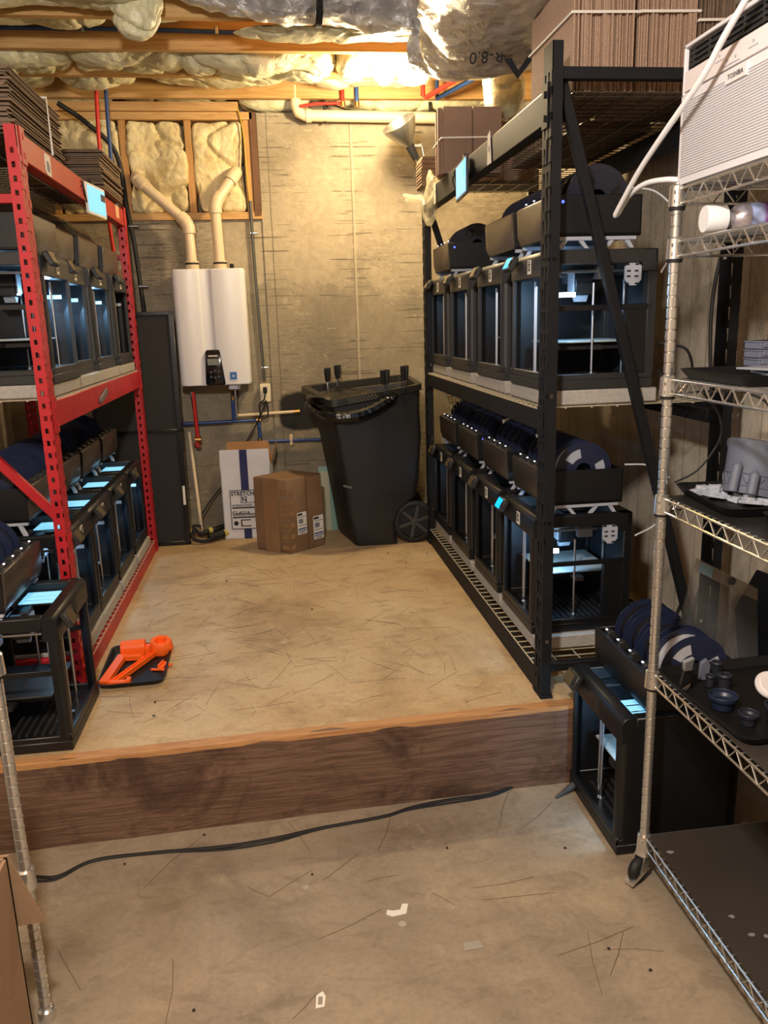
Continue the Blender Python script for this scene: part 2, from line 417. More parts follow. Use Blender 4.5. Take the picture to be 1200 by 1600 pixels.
# framing set back above the concrete ledge
mb = MB(); mb.box(-1.56, -.02, 4.99, 5.12, 1.832, 1.872); mb.build('sill_plate', 'joist_wood', wb, bevel=.002)
mb = MB(); mb.box(-1.56, -.045, 4.985, 5.12, 2.362, 2.402); mb.build('top_plate', 'joist_wood', wb, bevel=.002)
mb = MB(); mb.box(-1.56, -.12, 4.975, 5.12, 2.404, 2.452); mb.build('top_plate', 'joist_wood', wb, bevel=.002)
for x in (-1.17, -.785, -.428, -.102):
    mb = MB(); mb.box(x, x+.038, 4.995, 5.12, 1.872, 2.362); mb.build('stud', 'stud_wood', wb, bevel=.002)
mb = MB(); mb.box(-.062, -.024, 4.985, 5.12, 1.85, 2.40); mb.build('stud', mat('dark_board', (98, 66, 40), .7, 0, .2, 9), wb)

def blob(x0, x1, y0, y1, z0, z1, seed, amp=.25, nx=60, ny=22, nz=18, flat=4.0, fr=4.0):
    """a soft lumpy batt: superellipsoid shell pushed about by noise"""
    cx, cy, cz = (x0+x1)/2, (y0+y1)/2, (z0+z1)/2; a, b, c = (x1-x0)/2, (y1-y0)/2, (z1-z0)/2
    m_ = min(a, b, c); vs = []; fs = []; idx = {}
    def sub(u, v, w_):
        L = (abs(u)**flat+abs(v)**flat+abs(w_)**flat)**(1/flat) or 1
        p = Vector((u/L*a, v/L*b, w_/L*c)); q = Vector((cx, cy, cz))+p
        n = Vector((p.x/a/a, p.y/b/b, p.z/c/c)).normalized()
        d = noise.noise((q+Vector((seed*3.1, 0, seed)))*fr)*.9-.55*(1-min(1, abs(noise.noise((q+Vector((0, seed, 0)))*fr*.9))*7))**2-.12*(1-min(1, abs(noise.noise((q+Vector((seed, seed, 0)))*fr*2.3))*5))**2+.10*noise.noise(q*fr*7)
        return q+n*d*amp*m_
    mb = MB()
    for (ax, na, nb) in ((0, ny, nz), (1, nx, nz), (2, nx, ny)):
        for sgn in (-1, 1):
            g = []
            for i in range(na+1):
                for j in range(nb+1):
                    s_, t_ = -1+2*i/na, -1+2*j/nb
                    g.append(sub(*((sgn, s_, t_) if ax == 0 else (s_, sgn, t_) if ax == 1 else (s_, t_, sgn))))
            f = [(i*(nb+1)+j, (i+1)*(nb+1)+j, (i+1)*(nb+1)+j+1, i*(nb+1)+j+1) for i in range(na) for j in range(nb)]
            mb.add(g, f)
    return mb
def weld(o, d=.0005):
    bm = bmesh.new(); bm.from_mesh(o.data); bmesh.ops.remove_doubles(bm, verts=bm.verts, dist=d)
    bmesh.ops.recalc_face_normals(bm, faces=bm.faces); bm.to_mesh(o.data); bm.free()
    for p in o.data.polygons: p.use_smooth = True
    return o
# wall bay insulation
for i, (x0, x1) in enumerate(((-1.13, -.79), (-.745, -.43), (-.388, -.105))):
    o = weld(blob(x0, x1, 4.985 if i != 2 else 4.995, 5.12, 1.874, 2.36, i*7+2, .75, 44, 10, 56, 12, 5).build('bay_insulation', MATS['fiberglass_wall'], wb))
# ceiling batts
BATTS = [
 (-1.15, -.62, 3.76, 4.08, 2.50, 2.66, 'pale insulation batt bulging in the first joist bay, left ceiling corner'),
 (-.66, -.28, 3.78, 4.08, 2.53, 2.66, 'small insulation batt tucked above the blue ceiling pipe at left'),
 (-1.30, -.36, 3.30, 3.68, 2.44, 2.66, 'largest sagging insulation batt at the top left of the ceiling'),
 (-1.30, -.86, 4.15, 4.47, 2.415, 2.66, 'leftmost insulation batt behind the front exposed joist'),
 (-.88, -.34, 4.15, 4.47, 2.43, 2.66, 'second insulation batt from the left behind the front exposed joist'),
 (-.34, .36, 4.15, 4.48, 2.40, 2.66, 'glossy insulation batt just left of the glowing ceiling bulb'),
 (.38, .55, 4.15, 4.50, 2.40, 2.66, 'burnt-out bright insulation tuft left against the glowing bulb'),
 (.70, .88, 4.15, 4.50, 2.40, 2.66, 'burnt-out bright insulation tuft right against the glowing bulb'),
 (.86, 1.36, 4.15, 4.46, 2.42, 2.66, 'insulation batt to the right of the glowing ceiling bulb'),
 (-1.40, -1.02, 4.54, 4.84, 2.45, 2.66, 'drooping insulation batt far left in the second joist bay'),
 (-1.04, -.62, 4.54, 4.84, 2.45, 2.66, 'drooping insulation batt over the cardboard bundle, second bay'),
 (-.60, .15, 4.54, 4.84, 2.475, 2.66, 'long flat insulation batt in the second joist bay'),
 (.2, .9, 4.56, 4.84, 2.47, 2.66, 'insulation batt behind the bulb in the second joist bay'),
 (-1.45, -.80, 4.96, 5.12, 2.43, 2.68, 'insulation stuffed above wall plate near the red and blue pipes'),
 (-.80, -.12, 4.98, 5.13, 2.455, 2.68, 'insulation stuffed above the wall plate over the framed bays'),
 (-.14, .30, 4.96, 5.13, 2.41, 2.68, 'insulation stuffed above the concrete by the plastic pipe elbow'),
 (.32, 1.5, 4.97, 5.13, 2.42, 2.68, 'insulation stuffed above the concrete beside the red pipes'),
]
for i, b in enumerate(BATTS):
    o = weld(blob(*b[:6], i*1.7, .38, 90 if b[1]-b[0] > .5 else 50, 26, 18, 3.6, 4.5).build('insulation_batt', MATS['fiberglass']))
    tag(o, b[6], 'insulation')
# torn flap hanging down
o = weld(blob(-.55, -.34, 3.50, 3.64, 2.34, 2.58, 31, .45, 26, 20, 34, 2.2, 6).build('insulation_flap', MATS['fiberglass']))
tag(o, 'torn flap of insulation hanging down at the top left of the ceiling', 'insulation')
o = weld(blob(1.02, 1.22, 3.86, 4.06, 2.12, 2.40, 35, .35, 14, 10, 14, 2.2, 6).build('insulation_flap', MATS['fiberglass']))
tag(o, 'crumpled insulation lump under the duct end beside the red pipes', 'insulation')

# ceiling light: bulb in a keyless socket
t = thing('ceiling_bulb', 'glowing bare bulb hanging among the insulation between ceiling joists', 'light bulb', (.61, 4.27, 2.69))
mb = MB(); mb.lathe([(.0, -.16), (.045, -.16), (.055, -.13), (.05, -.10), (.03, -.0)], 20); mb.build('socket', WHITE, t)
mb = MB(); mb.lathe([(.001, -.335), (.022, -.33), (.05, -.30), (.066, -.255), (.06, -.2), (.03, -.165), (.02, -.15)], 22)
mb.build('glass_globe', mat('bulb_glow', (255, 240, 200), .5, emit=(255, 222, 150), estr=26), t)

# foil wrapped duct
def duct(name, pts, rs, seed, label):
    P = arc(pts, 10); R = []
    for i in range(len(P)):
        f = i/(len(P)-1)*(len(rs)-1); k = min(int(f), len(rs)-2); R.append(rs[k]*(1-(f-k))+rs[k+1]*(f-k))
    mb = MB(); mb.tube(P, R, 40)
    o = mb.build(name, MATS['foil'])
    for v in o.data.vertices:
        q = v.co; n = noise.noise(q*5+Vector((seed, 0, 0)))+.6*abs(noise.noise(q*13))+.3*noise.noise(q*30)
        c = min(P, key=lambda p: (p-q).length_squared); v.co = q+(q-c).normalized()*n*.03
    for p in o.data.polygons: p.use_smooth = True
    return tag(o, label, 'duct')
d1 = duct('foil_duct', [(-.42, 3.56, 2.57), (-.05, 3.56, 2.53), (.3, 3.56, 2.52), (.66, 3.56, 2.50)], [.06, .11, .13, .14], 1, 'narrow foil-wrapped duct running along the ceiling, top centre')
d2 = duct('foil_duct', [(.66, 3.66, 2.34), (.80, 3.58, 2.32), (.90, 3.38, 2.31), (.88, 3.15, 2.31), (.78, 2.8, 2.315), (.66, 2.35, 2.33), (.6, 1.9, 2.35)], [.12, .22, .27, .28, .27, .26, .26], 5, 'wide foil-wrapped duct elbow above the black rack')
for v in d2.data.vertices: v.co.z = 2.31+(v.co.z-2.31)*.52
d2.data.update()
# black printed marks on the foil
from mathutils.bvhtree import BVHTree
def on_duct(name, fill, x, y, ang, parent=None):
    bv = BVHTree.FromObject(d2, bpy.context.evaluated_depsgraph_get())
    o_ = Vector((x*.6, y-1.0, 1.6)); hit = bv.ray_cast(o_, (Vector((x, y, 2.2))-o_).normalized())
    p, n = hit[0], hit[1]
    n = Vector((0, -.78, -.62)); u = Vector((1, 0, 0)); v_ = n.cross(u).normalized(); u = v_.cross(n).normalized()
    Mm = Matrix((( u.x, v_.x, n.x, p.x+n.x*.022), (u.y, v_.y, n.y, p.y+n.y*.022), (u.z, v_.z, n.z, p.z+n.z*.022), (0, 0, 0, 1)))
    return Mm @ RZ(ang)
M = on_duct('', None, .84, 3.2, PI+.08)
text_mesh('rating_print', 'R-8.0', .06, INK, d2, M, .001)
M = on_duct('', None, .98, 3.25, .1)
mb = MB()
mb.prism([(-.07, .03), (.07, .03), (.07, .024), (-.07, .024)], 'z', 0, .001, M); mb.prism([(-.06, .018), (-.03, .018), (.0, -.03), (.03, .018), (.06, .018), (.0, -.06)], 'z', 0, .001, M)
mb.build('diamond_print', INK, d2)
mb = MB(); mb.tube([(.24, 3.56, 2.52), (.265, 3.56, 2.52)], .137, 30); mb.build('strap', PLM, d1)
mb = MB()
for i in range(60):
    x = -.1+.8*random.random(); l = .02+.05*random.random(); y = 3.62+.04*random.random(); z = 2.44-.04*random.random()
    mb.add([(x, y, z), (x+.012, y, z+.01), (x+.01+random.uniform(-.02, .02), y-.02, z-l)], [(0, 1, 2)])
o = weld(blob(-.10, .72, 3.68, 3.84, 2.40, 2.44, 44, .8, 50, 12, 4, 2.5, 9).build('torn_fiberglass', MATS['fiberglass'], d1))

# pipes on the ceiling and the back wall
def pipe(name, pts, r, mt, label, n=10, cat='pipe', smooth_=False, kids_=(), group=None):
    t = thing(name, label, cat, pts[0], group=group)
    mb = MB(); mb.tube(arc(pts, 6) if smooth_ else pts, r, n); bw(mb, 'run', mt, t)
    for (nm, mt2, p0, p1, rr) in kids_:
        mb = MB(); mb.cyl(p0, p1, rr, 16); bw(mb, nm, mt2, t)
    return t
pipe('blue_pipe', [(-1.4, 4.085, 2.525), (-.6, 4.085, 2.528), (0, 4.084, 2.52), (.5, 4.084, 2.518), (1.1, 4.084, 2.53)], .0085, PEXB, 'blue water pipe stapled along the front exposed ceiling joist', smooth_=True,
     kids_=[('staple', STEEL, (x, 4.075, 2.51), (x, 4.075, 2.54), .010) for x in (-.75, -.17, .3)])
pipe('vent_pipe', [(.2, 4.93, 2.52), (.2, 4.93, 2.42), (.215, 4.93, 2.385), (.25, 4.93, 2.37), (.6, 4.93, 2.366), (1.4, 4.93, 2.352)], .031, PVC, 'horizontal cream plastic pipe at the top of the concrete wall', 16,
     kids_=[('coupling', PVC, (.255, 4.93, 2.37), (.285, 4.93, 2.369), .037), ('hanger', PLM, (.362, 4.93, 2.45), (.362, 4.93, 2.33), .0085), ('hanger', PLM, (.97, 4.96, 2.45), (.97, 4.96, 2.37), .0085)])
pipe('red_pipe', [(.885, 4.72, 2.56), (.885, 4.72, 2.425), (.90, 4.70, 2.41), (1.08, 4.45, 2.47), (1.3, 4.15, 2.50)], .0125, PEXR, 'red pipe elbow slanting down from the ceiling at right of bulb')
pipe('blue_pipe', [(.98, 4.80, 2.56), (.98, 4.80, 2.43), (1.14, 4.55, 2.47), (1.34, 4.22, 2.50)], .0125, PEXB, 'blue pipe alongside the slanting red pipe right of the bulb')
pipe('red_pipe', [(.46, 4.88, 2.54), (.46, 4.88, 2.43)], .012, PEXR, 'short vertical red pipe stub left of the glowing bulb',
     kids_=[('fitting', BRASS, (.46, 4.88, 2.43), (.46, 4.88, 2.405), .015)])
pipe('blue_pipe', [(.54, 4.88, 2.54), (.54, 4.88, 2.43)], .012, PEXB, 'short vertical blue pipe stub left of the glowing bulb',
     kids_=[('fitting', BRASS, (.54, 4.88, 2.43), (.54, 4.88, 2.405), .015)])
pipe('red_pipe', [(.22, 4.90, 2.41), (.32, 4.90, 2.425), (.45, 4.89, 2.425)], .008, PEXR, 'thin red pipe resting along the top of the cream pipe')
pipe('red_pipe', [(-.845, 4.80, 2.50), (-.86, 4.80, 2.1), (-.838, 4.81, 1.5), (-.83, 4.82, .9)], .0105, PEXR, 'long vertical red pipe descending behind the red rack', smooth_=True)
pipe('blue_pipe', [(-.797, 4.80, 2.50), (-.805, 4.80, 2.1), (-.797, 4.81, 1.5), (-.79, 4.82, .9)], .0105, PEXB, 'long vertical blue pipe descending behind the red rack', smooth_=True)
pipe('black_conduit', [(-1.05, 4.80, 2.40), (-.93, 4.86, 2.32), (-.80, 4.94, 2.18), (-.775, 4.97, 1.9), (-.755, 4.985, 1.7), (-.735, 4.985, 1.3), (-.72, 4.985, .9)], .013, RUB, 'black flexible conduit curving down the back wall left of heater', smooth_=True, cat='conduit',
     kids_=[('clip', STEEL, (-.775, 4.975, 1.80), (-.72, 4.975, 1.80), .010), ('clip', STEEL, (-.75, 4.975, 1.47), (-.70, 4.975, 1.47), .010)])
pipe('steel_conduit', [(-.085, 4.985, 1.93), (-.083, 4.985, 1.5), (-.068, 4.985, .90)], .0095, mat('conduit_grey', (84, 84, 80), .4, .4), 'grey steel conduit running down to the wall outlet', cat='conduit',
     kids_=[('clip', CHR, (-.095, 4.985, 1.755), (-.055, 4.985, 1.755), .008), ('clip', CHR, (-.078, 4.985, .985), (-.04, 4.985, .985), .008)])
pipe('yellow_cable', [(-.13, 4.98, 2.45), (-.10, 4.975, 2.3), (-.095, 4.975, 2.1), (-.088, 4.985, 1.93)], .005, mat('yellow_sheath', (190, 150, 50), .5), 'yellow cable running down the framed recess into the conduit', cat='cable', smooth_=True)
pipe('blue_pipe', [(-.62, 4.96, .668), (-.13, 4.96, .672), (-.118, 4.96, .66), (-.115, 4.96, .55), (-.10, 4.96, .54), (.32, 4.96, .535)], .011, PEXB, 'blue water pipe crossing the wall below the water heater',
     kids_=[('fitting', BRASS, (-.13, 4.96, .672), (-.105, 4.96, .672), .015), ('fitting', BRASS, (-.118, 4.96, .56), (-.113, 4.96, .53), .015), ('clamp', PVC, (.072, 4.96, .51), (.072, 4.96, .575), .012),
            ('branch', PEXB, (-.262, 4.955, .675), (-.262, 4.955, .80), .013), ('valve', BRASS, (-.262, 4.955, .80), (-.262, 4.955, .90), .011), ('valve_handle', PLM, (-.262, 4.93, .84), (-.225, 4.93, .84), .015)])
pipe('gas_pipe', [(-.245, 4.95, .705), (.12, 4.95, .715)], .010, PVC, 'cream pipe ending at the black painted patch on the wall',
     kids_=[('end_cap', BRASS, (.10, 4.95, .714), (.135, 4.95, .716), .013)])
pipe('red_pipe', [(-.492, 4.93, .86), (-.485, 4.93, .60), (-.475, 4.93, .575)], .012, PEXR, 'red pipe with brass elbow below the water heater, left side',
     kids_=[('valve', STEEL, (-.50, 4.93, .86), (-.49, 4.93, .74), .010), ('fitting', BRASS, (-.50, 4.93, .575), (-.465, 4.93, .575), .017), ('fitting', mat('fitting_red', (170, 40, 30), .5), (-.50, 4.92, .56), (-.48, 4.92, .53), .016)])
# wall outlet
t = thing('wall_outlet', 'cream wall outlet box with a black plug below the conduit', 'outlet', (-.067, 4.975, .78))
mb = MB(); mb.box(-.03, .033, -.02, .02, -.0, .108); mb.build('cover', mat('cream_plastic', (226, 214, 180), .5), t, bevel=.003)
mb = MB(); mb.box(-.012, .012, -.045, -.02, .055, .09); mb.build('plug', PLM, t, bevel=.004)
pts = [(-.067, 4.93, .855), (-.075, 4.92, .80), (-.105, 4.92, .77), (-.10, 4.92, .69), (-.06, 4.92, .70), (-.065, 4.92, .79), (-.09, 4.92, .73), (-.15, 4.93, .62), (-.24, 4.94, .48), (-.32, 4.93, .33), (-.42, 4.92, .22), (-.50, 4.85, .12)]
mb = MB(); mb.tube(arc(pts, 8), .0045, 6); tag(mb.build('power_cord', RUB), 'black power cord looping from the outlet behind the white box', 'cord')

# water heater
t = thing('water_heater', 'white wall-mounted tankless water heater with two cream vent pipes', 'water heater', (-.34, 4.99, .905))
mb = MB()
def sect(z, tp):
    x0, x1, yf, yb, r = -.197-tp, .20-0*tp, -.23, -.0, .03
    return [(x0, yb, z), (x0, yf+r, z), (x0+.008, yf+.008, z), (x0+r, yf, z), (-.055, yf-.006, z), (-.050, yf+.006, z), (.01, yf+.006, z), (.015, yf-.006, z), (x1-r, yf, z), (x1-.008, yf+.008, z), (x1, yf+r, z), (x1, yb, z)]
mb.loft([sect(0, 0), sect(.01, .004), sect(.3, .004), sect(.63, .004), sect(.642, 0)])
mb.build('body', WHITE, t, bevel=.004)
mb = MB(); mb.loft([[(-.05, -.238, .0), (.05, -.238, .0), (.05, -.22, .0), (-.05, -.22, .0)], [(-.055, -.25, .01), (.055, -.25, .01), (.055, -.22, .01), (-.055, -.22, .01)],
                    [(-.046, -.25, .185), (.036, -.25, .185), (.036, -.22, .185), (-.046, -.22, .185)], [(-.04, -.24, .20), (.03, -.24, .20), (.03, -.22, .20), (-.04, -.22, .20)]])
cp = mb.build('control_panel', mat('panel_black', (16, 16, 17), .15), t, bevel=.003)
mb = MB(); mb.box(-.037, .03, -.2515, -.25, .115, .150); mb.build('display', mat('lcd_grey', (110, 116, 108), .3), cp)
mb = MB(); mb.box(-.03, .022, -.2515, -.25, .163, .170); mb.build('brand_strip', PAPER, cp)
mb = MB()
for (x, z) in ((-.022, .075), (.0, .083), (.022, .078), (-.022, .05), (0, .045), (.022, .05)): mb.lathe([(.008, 0), (.008, .003), (.0, .003)], 10, T(x, -.25, z) @ Matrix.Rotation(PI/2, 4, 'X'))
mb.build('button', PLG, cp)
mb = MB(); mb.box(.083, .121, -.2385, -.230, .03, .072); st = mb.build('energy_sticker', mat('sticker_blue', (28, 96, 170), .4), t)
text_mesh('sticker_mark', 'e', .03, WHITE, st, T(.102, -.2392, .052) @ Matrix.Rotation(PI/2, 4, 'X'))
mb = MB(); mb.box(.07, .12, -.20, -.14, -.028, 0); mb.build('junction_box', mat('zinc', (150, 156, 166), .4, .6), t)
mb = MB(); mb.cyl((.10, -.15, 0), (.10, -.15, -.2), .006); mb.cyl((.125, -.16, 0), (.125, -.16, -.03), .012); mb.build('supply_tube', CHR, t)
mb = MB(); mb.lathe([(.001, .675), (.012, .672), (.013, .655), (.006, .645)], 12, T(.13, -.12, 0)); mb.build('vent_cap', PLM, t)
def vent(pts, x):
    v = [Vector(p) for p in pts]
    mb = MB(); mb.tube(v, .0305, 20); p = mb.build('vent_pipe', PVC, t)
    mb = MB()
    for a, b in ((0, .05),): mb.lathe([(.036, .642), (.038, .645), (.038, .69), (.033, .692)], 20, T(v[0].x, v[0].y, 0))
    mb.build('collar', PVC, p)
    mb = MB(); mb.lathe([(.0392, .672), (.0392, .682)], 16, T(v[0].x, v[0].y, 0)); mb.build('hose_clamp', PLM, p)
    for k in ELB:
        a = v[k]+(v[k-1]-v[k]).normalized()*.055; b = v[k]+(v[k+1]-v[k]).normalized()*.055
        mb = MB(); mb.tube([a, v[k]*.6+a*.4, v[k]*.6+b*.4, b], .037, 20); mb.build('elbow', PVC, p)
ELB = (1, 2)
vent([(-.09, -.12, .64), (-.095, -.12, .895), (-.36, -.07, 1.135), (-.37, .10, 1.18)], 0)
vent([(.065, -.12, .64), (.06, -.12, 1.0), (.18, -.04, 1.165), (.19, .12, 1.21)], 0)

# clamp work lamp with aluminium reflector, hanging off the rack film
t = thing('clamp_lamp', 'aluminium clamp lamp reflector pointing up beside the cardboard bundles', 'lamp', (.80, 4.62, 2.13))
Mr = Matrix.Rotation(math.radians(-32), 4, 'Y') @ Matrix.Rotation(math.radians(20), 4, 'X')
mb = MB(); mb.lathe([(.022, .03), (.035, .05), (.06, .085), (.085, .13), (.093, .155), (.096, .155), (.088, .128), (.063, .082), (.038, .046), (.024, .028)], 30, Mr, False); mb.build('reflector', mat('spun_aluminium', (190, 190, 185), .28, .95), t)
mb = MB(); mb.lathe([(.0, -.06), (.018, -.055), (.022, -.01), (.024, .03), (.0, .032)], 16, Mr); mb.build('socket', PLM, t)
mb = MB(); mb.lathe([(.0, .03), (.014, .035), (.026, .075), (.018, .1), (.0, .105)], 16, Mr); mb.build('lamp_bulb', WHITE, t)
mb = MB(); mb.tube(arc([(.02, 0, .02), (.05, 0, .03), (.06, 0, 0), (.07, 0, -.05)]), .003, 6); mb.cbox((.03, 0, .02), (.04, .02, .012)); mb.build('clamp', STEEL, t)
mb = MB(); mb.tube(arc([(.02, 0, -.05), (.05, -.05, -.12), (.04, -.2, -.24)]), .0028, 6); mb.build('cable', RUB, t)

# ---------------------------------------------------------------- storage racks
def holed(mb, M, width, v0, v1, cols):
    """a sheet-steel face with punched holes; cols = [(u, [(v, h, wtop, wbot)])]"""
    us = [c[0] for c in cols]; edges = [0]+[(us[i]+us[i+1])/2 for i in range(len(us)-1)]+[width]
    q = lambda *p: mb.add([M @ Vector((a, b, 0)) for a, b in p], [(0, 1, 2, 3)])
    for i, (u, holes) in enumerate(cols):
        a, b = edges[i], edges[i+1]; z = v0
        for (v, h, wt, wo) in holes:
            lo, hi = v-h/2, v+h/2
            q((a, z), (b, z), (b, lo), (a, lo))
            q((a, lo), (u-wo/2, lo), (u-wt/2, hi), (a, hi)); q((u+wo/2, lo), (b, lo), (b, hi), (u+wt/2, hi)); z = hi
        q((a, z), (b, z), (b, v1), (a, v1))
def rack(kind, label, x, s, y0, y1, H, fw, pd, beams, ends, postmat, beammats, depth=.606):
    """x: aisle face; s: +1 if the rack extends to +x, -1 if to -x"""
    t = thing(kind, label, 'storage rack', (x+s*depth/2, (y0+y1)/2, 0))
    red = s < 0
    for px, sx in ((x, s), (x+s*depth, -s)):
        for py in (y0, y1-pd):
            mb = MB()
            # aisle-parallel face (normal x), in y-z
            if red:
                pitch = .0405; n = int(H/pitch)-1
                c1 = [(pd*.3, [(.03+pitch*k, .022, .005, .005) for k in range(n)]), (pd*.68, [(.045+pitch*k, .022, .005, .005) for k in range(n)])]
                c2 = [(fw*.5, [(.03+pitch*k, .017, .011, .011) for k in range(n)])]
            else:
                pitch = .0655; n = int(H/pitch)-1
                c1 = [(pd*.3, [(.05+pitch*k, .042, .015, .005) for k in range(n)]), (pd*.7, [(.05+pitch*k, .042, .015, .005) for k in range(n)])]
                c2 = [(fw*.5, [(.2+.4*k, .012, .012, .012) for k in range(4)])]
            M1 = Matrix(((0, 0, 1, px), (1, 0, 0, py), (0, 1, 0, 0), (0, 0, 0, 1)))
            holed(mb, M1, pd, 0, H, c1)
            # faces normal to y (near and far flange)
            for yy in (py, py+pd):
                M2 = Matrix(((sx, 0, 0, px), (0, 0, 1, yy), (0, 1, 0, 0), (0, 0, 0, 1)))
                holed(mb, M2, fw, 0, H, c2)
            p = bw(mb, 'post', postmat, t, solid=.0022, smooth=False)
            mb = MB(); mb.box(min(px, px+sx*fw)-.006, max(px, px+sx*fw)+.006, py-.006, py+pd+.006, 0, .012); f = mb.build('foot', postmat, p, bevel=.002)
    for i, (za, zb) in enumerate(beams):
        for px, sx in ((x, s), (x+s*depth, -s)):
            mb = MB(); a, b = y0+pd*.92, y1-pd*.92; bx = px+sx*.03
            prof = [(px-s*0*.002, za), (bx, za), (bx, zb-.022), (bx+sx*.010, zb-.022), (bx+sx*.010, zb-.026), (bx+.001*sx, zb-.026), (bx+.0005*sx, zb-.02), (bx-sx*.002, zb-.0), (px, zb)]
            prof = [(px, za), (px+sx*.045, za), (px+sx*.045, zb-.020), (px+sx*.018, zb-.020), (px+sx*.018, zb), (px, zb)]
            mb.prism(prof, 'y', a, b); bm_ = bw(mb, 'beam', beammats[i], t, bevel=.0025)
            for yy in (a, b):
                mb = MB(); yc = yy-.018 if yy == a else yy+.018
                mb.cbox((px-sx*.003, yc, (za+zb)/2), (.004, .05, zb-za+.03))
                for k in (-1, 1): mb.cbox((px-sx*.006, yc, (za+zb)/2+k*(zb-za)*.35), (.004, .008, .018))
                mb.build('connector', beammats[i] if not red else postmat, bm_, bevel=.001)
        # wire deck resting in the beams
        mb = MB(); zt = zb+.001
        n = int((y1-y0-2*pd)/.0508)
        for k in range(n+1):
            yy = y0+pd+.01+k*(y1-y0-2*pd-.02)/n
            mb.tube([(x+s*.004, yy, zt-.018), (x+s*.004, yy, zt+.003), (x+s*(depth-.004), yy, zt+.003), (x+s*(depth-.004), yy, zt-.018)], .0022, 5)
        for k in range(8):
            xx = x+s*(.004+k*(depth-.008)/7); mb.tube([(xx, y0+pd, zt), (xx, y1-pd, zt)], .0025, 5)
        mb.tube([(x+s*.004, y0+pd, zt-.018), (x+s*.004, y1-pd, zt-.018)], .0025, 5)
        bw(mb, 'wire_deck', WIREW if i == 1 or i == 0 else WIREM, t)
    for (za, xa, zb, xb, yy, sz) in ends:
        mb = MB(); a = Vector((xa, yy, za)); b = Vector((xb, yy, zb)); d = (b-a).normalized(); u = Vector((0, 1, 0)); v = d.cross(u)
        for (p, q_) in ((a, b),):
            r = [[c+u*i*sz*.45+v*j*sz*.5 for i, j in ((-1, -1), (1, -1), (1, 1), (-1, 1))] for c in (p, q_)]; mb.loft(r)
        bw(mb, 'brace' if za != zb else 'strut', postmat, t, bevel=.002)
    return t
WIREW = mat('wire_white', (196, 186, 160), .35, .3); WIREM = mat('wire_dark', (96, 90, 80), .35, .6)
xk = .814; yk0, yk1 = 2.38, 4.415
black_rack = rack('storage_rack', 'tall black steel storage rack on the right holding printers and boxes', xk, 1, yk0, yk1, 1.98, .031, .075,
    [(.0, .081), (.887, .952), (1.777, 1.866)],
    [(1.90, xk+.03, 1.90, 1.39, 2.40, .032), (.10, xk+.03, .10, 1.39, 2.41, .03), (1.895, .855, .17, 1.36, 2.43, .03),
     (1.90, xk+.03, 1.90, 1.39, yk1-.014, .03), (.10, xk+.03, .10, 1.39, yk1-.014, .03), (1.80, .85, .17, 1.38, yk1-.012, .03)],
    BLK, [BLK, BLK, BLK])
xr = -.729; yr0, yr1 = 2.74, 4.615
red_rack = rack('storage_rack', 'red steel storage rack on the left holding printers and flattened boxes', xr, -1, yr0, yr1, 1.845, .035, .072,
    [(.0, .062), (.924, 1.012), (1.752, 1.832)],
    [(1.64, xr-.03, 1.64, -1.30, 2.79, .028), (.10, xr-.03, .10, -1.30, 2.79, .028), (.62, xr-.035, 1.27, -1.31, 2.80, .03),
     (1.60, xr-.03, 1.60, -1.30, yr1-.03, .028), (.10, xr-.03, .10, -1.30, yr1-.03, .028)],
    RED, [RED, RED, RED_WARM])
# small things on the beams
def flat_thing(name, fill, mt, label, cat, **k):
    mb = MB(); fill(mb); return tag(mb.build(name, mt, **k), label, cat)
t = thing('beam_sticker', 'white peeled sticker on the red upper beam near its front post', 'sticker', (xr+.0012, 3.08, 1.788))
mb = MB(); mb.prism([(-.035, -.022), (-.02, -.034), (.035, -.034), (.035, .034), (-.03, .034), (-.035, .02)], 'x', -.0008, .001); mb.build('backing', PAPER, t)
mb = MB(); mb.prism([(-.02, -.02), (.012, -.024), (.02, .0), (.0, .014), (-.02, .01)], 'x', .001, .0016); mb.build('print', mat('grey_ink', (120, 120, 130), .7), t)
t = thing('beam_sticker', 'pale rectangular sticker on the red upper beam near the far post', 'sticker', (xr+.0012, 4.36, 1.80))
mb = MB(); mb.box(-.0008, .001, -.04, .04, -.03, .03); mb.build('backing', mat('sticker_pink', (222, 178, 140), .8), t)
t = thing('beam_bracket', 'grey oval metal bracket bolted on the middle red beam', 'bracket', (xr, 3.55, .965))
mb = MB(); mb.prism([(-.075, -.02), (-.06, -.026), (.06, .0), (.075, .012), (.07, .026), (.055, .026), (-.07, .0), (-.078, -.01)], 'x', 0, .012); mb.build('plate', mat('aged_grey', (120, 112, 108), .5, .4), t, bevel=.002)
for k, (yy, lb) in enumerate(((3.05, 'white paper tag stuck over the black upper beam, nearest the camera'), (4.06, 'narrow white paper tag at the far end of the black upper beam'))):
    t = thing('paper_tag', lb, 'tag', (xk-.002, yy, 1.83))
    mb = MB(); mb.prism([(-.028, -.052), (.028, -.052), (.02, .05), (-.01, .06)] if k == 0 else [(-.022, -.05), (.022, -.05), (.022, .045), (-.022, .045)], 'x', -.0012, 0); mb.build('sheet', PAPER, t)
    mb = MB(); mb.box(-.0016, -.0012, -.008, .008, -.01, .01); mb.build('print', mat('grey_ink', (120, 120, 130), .7), t)

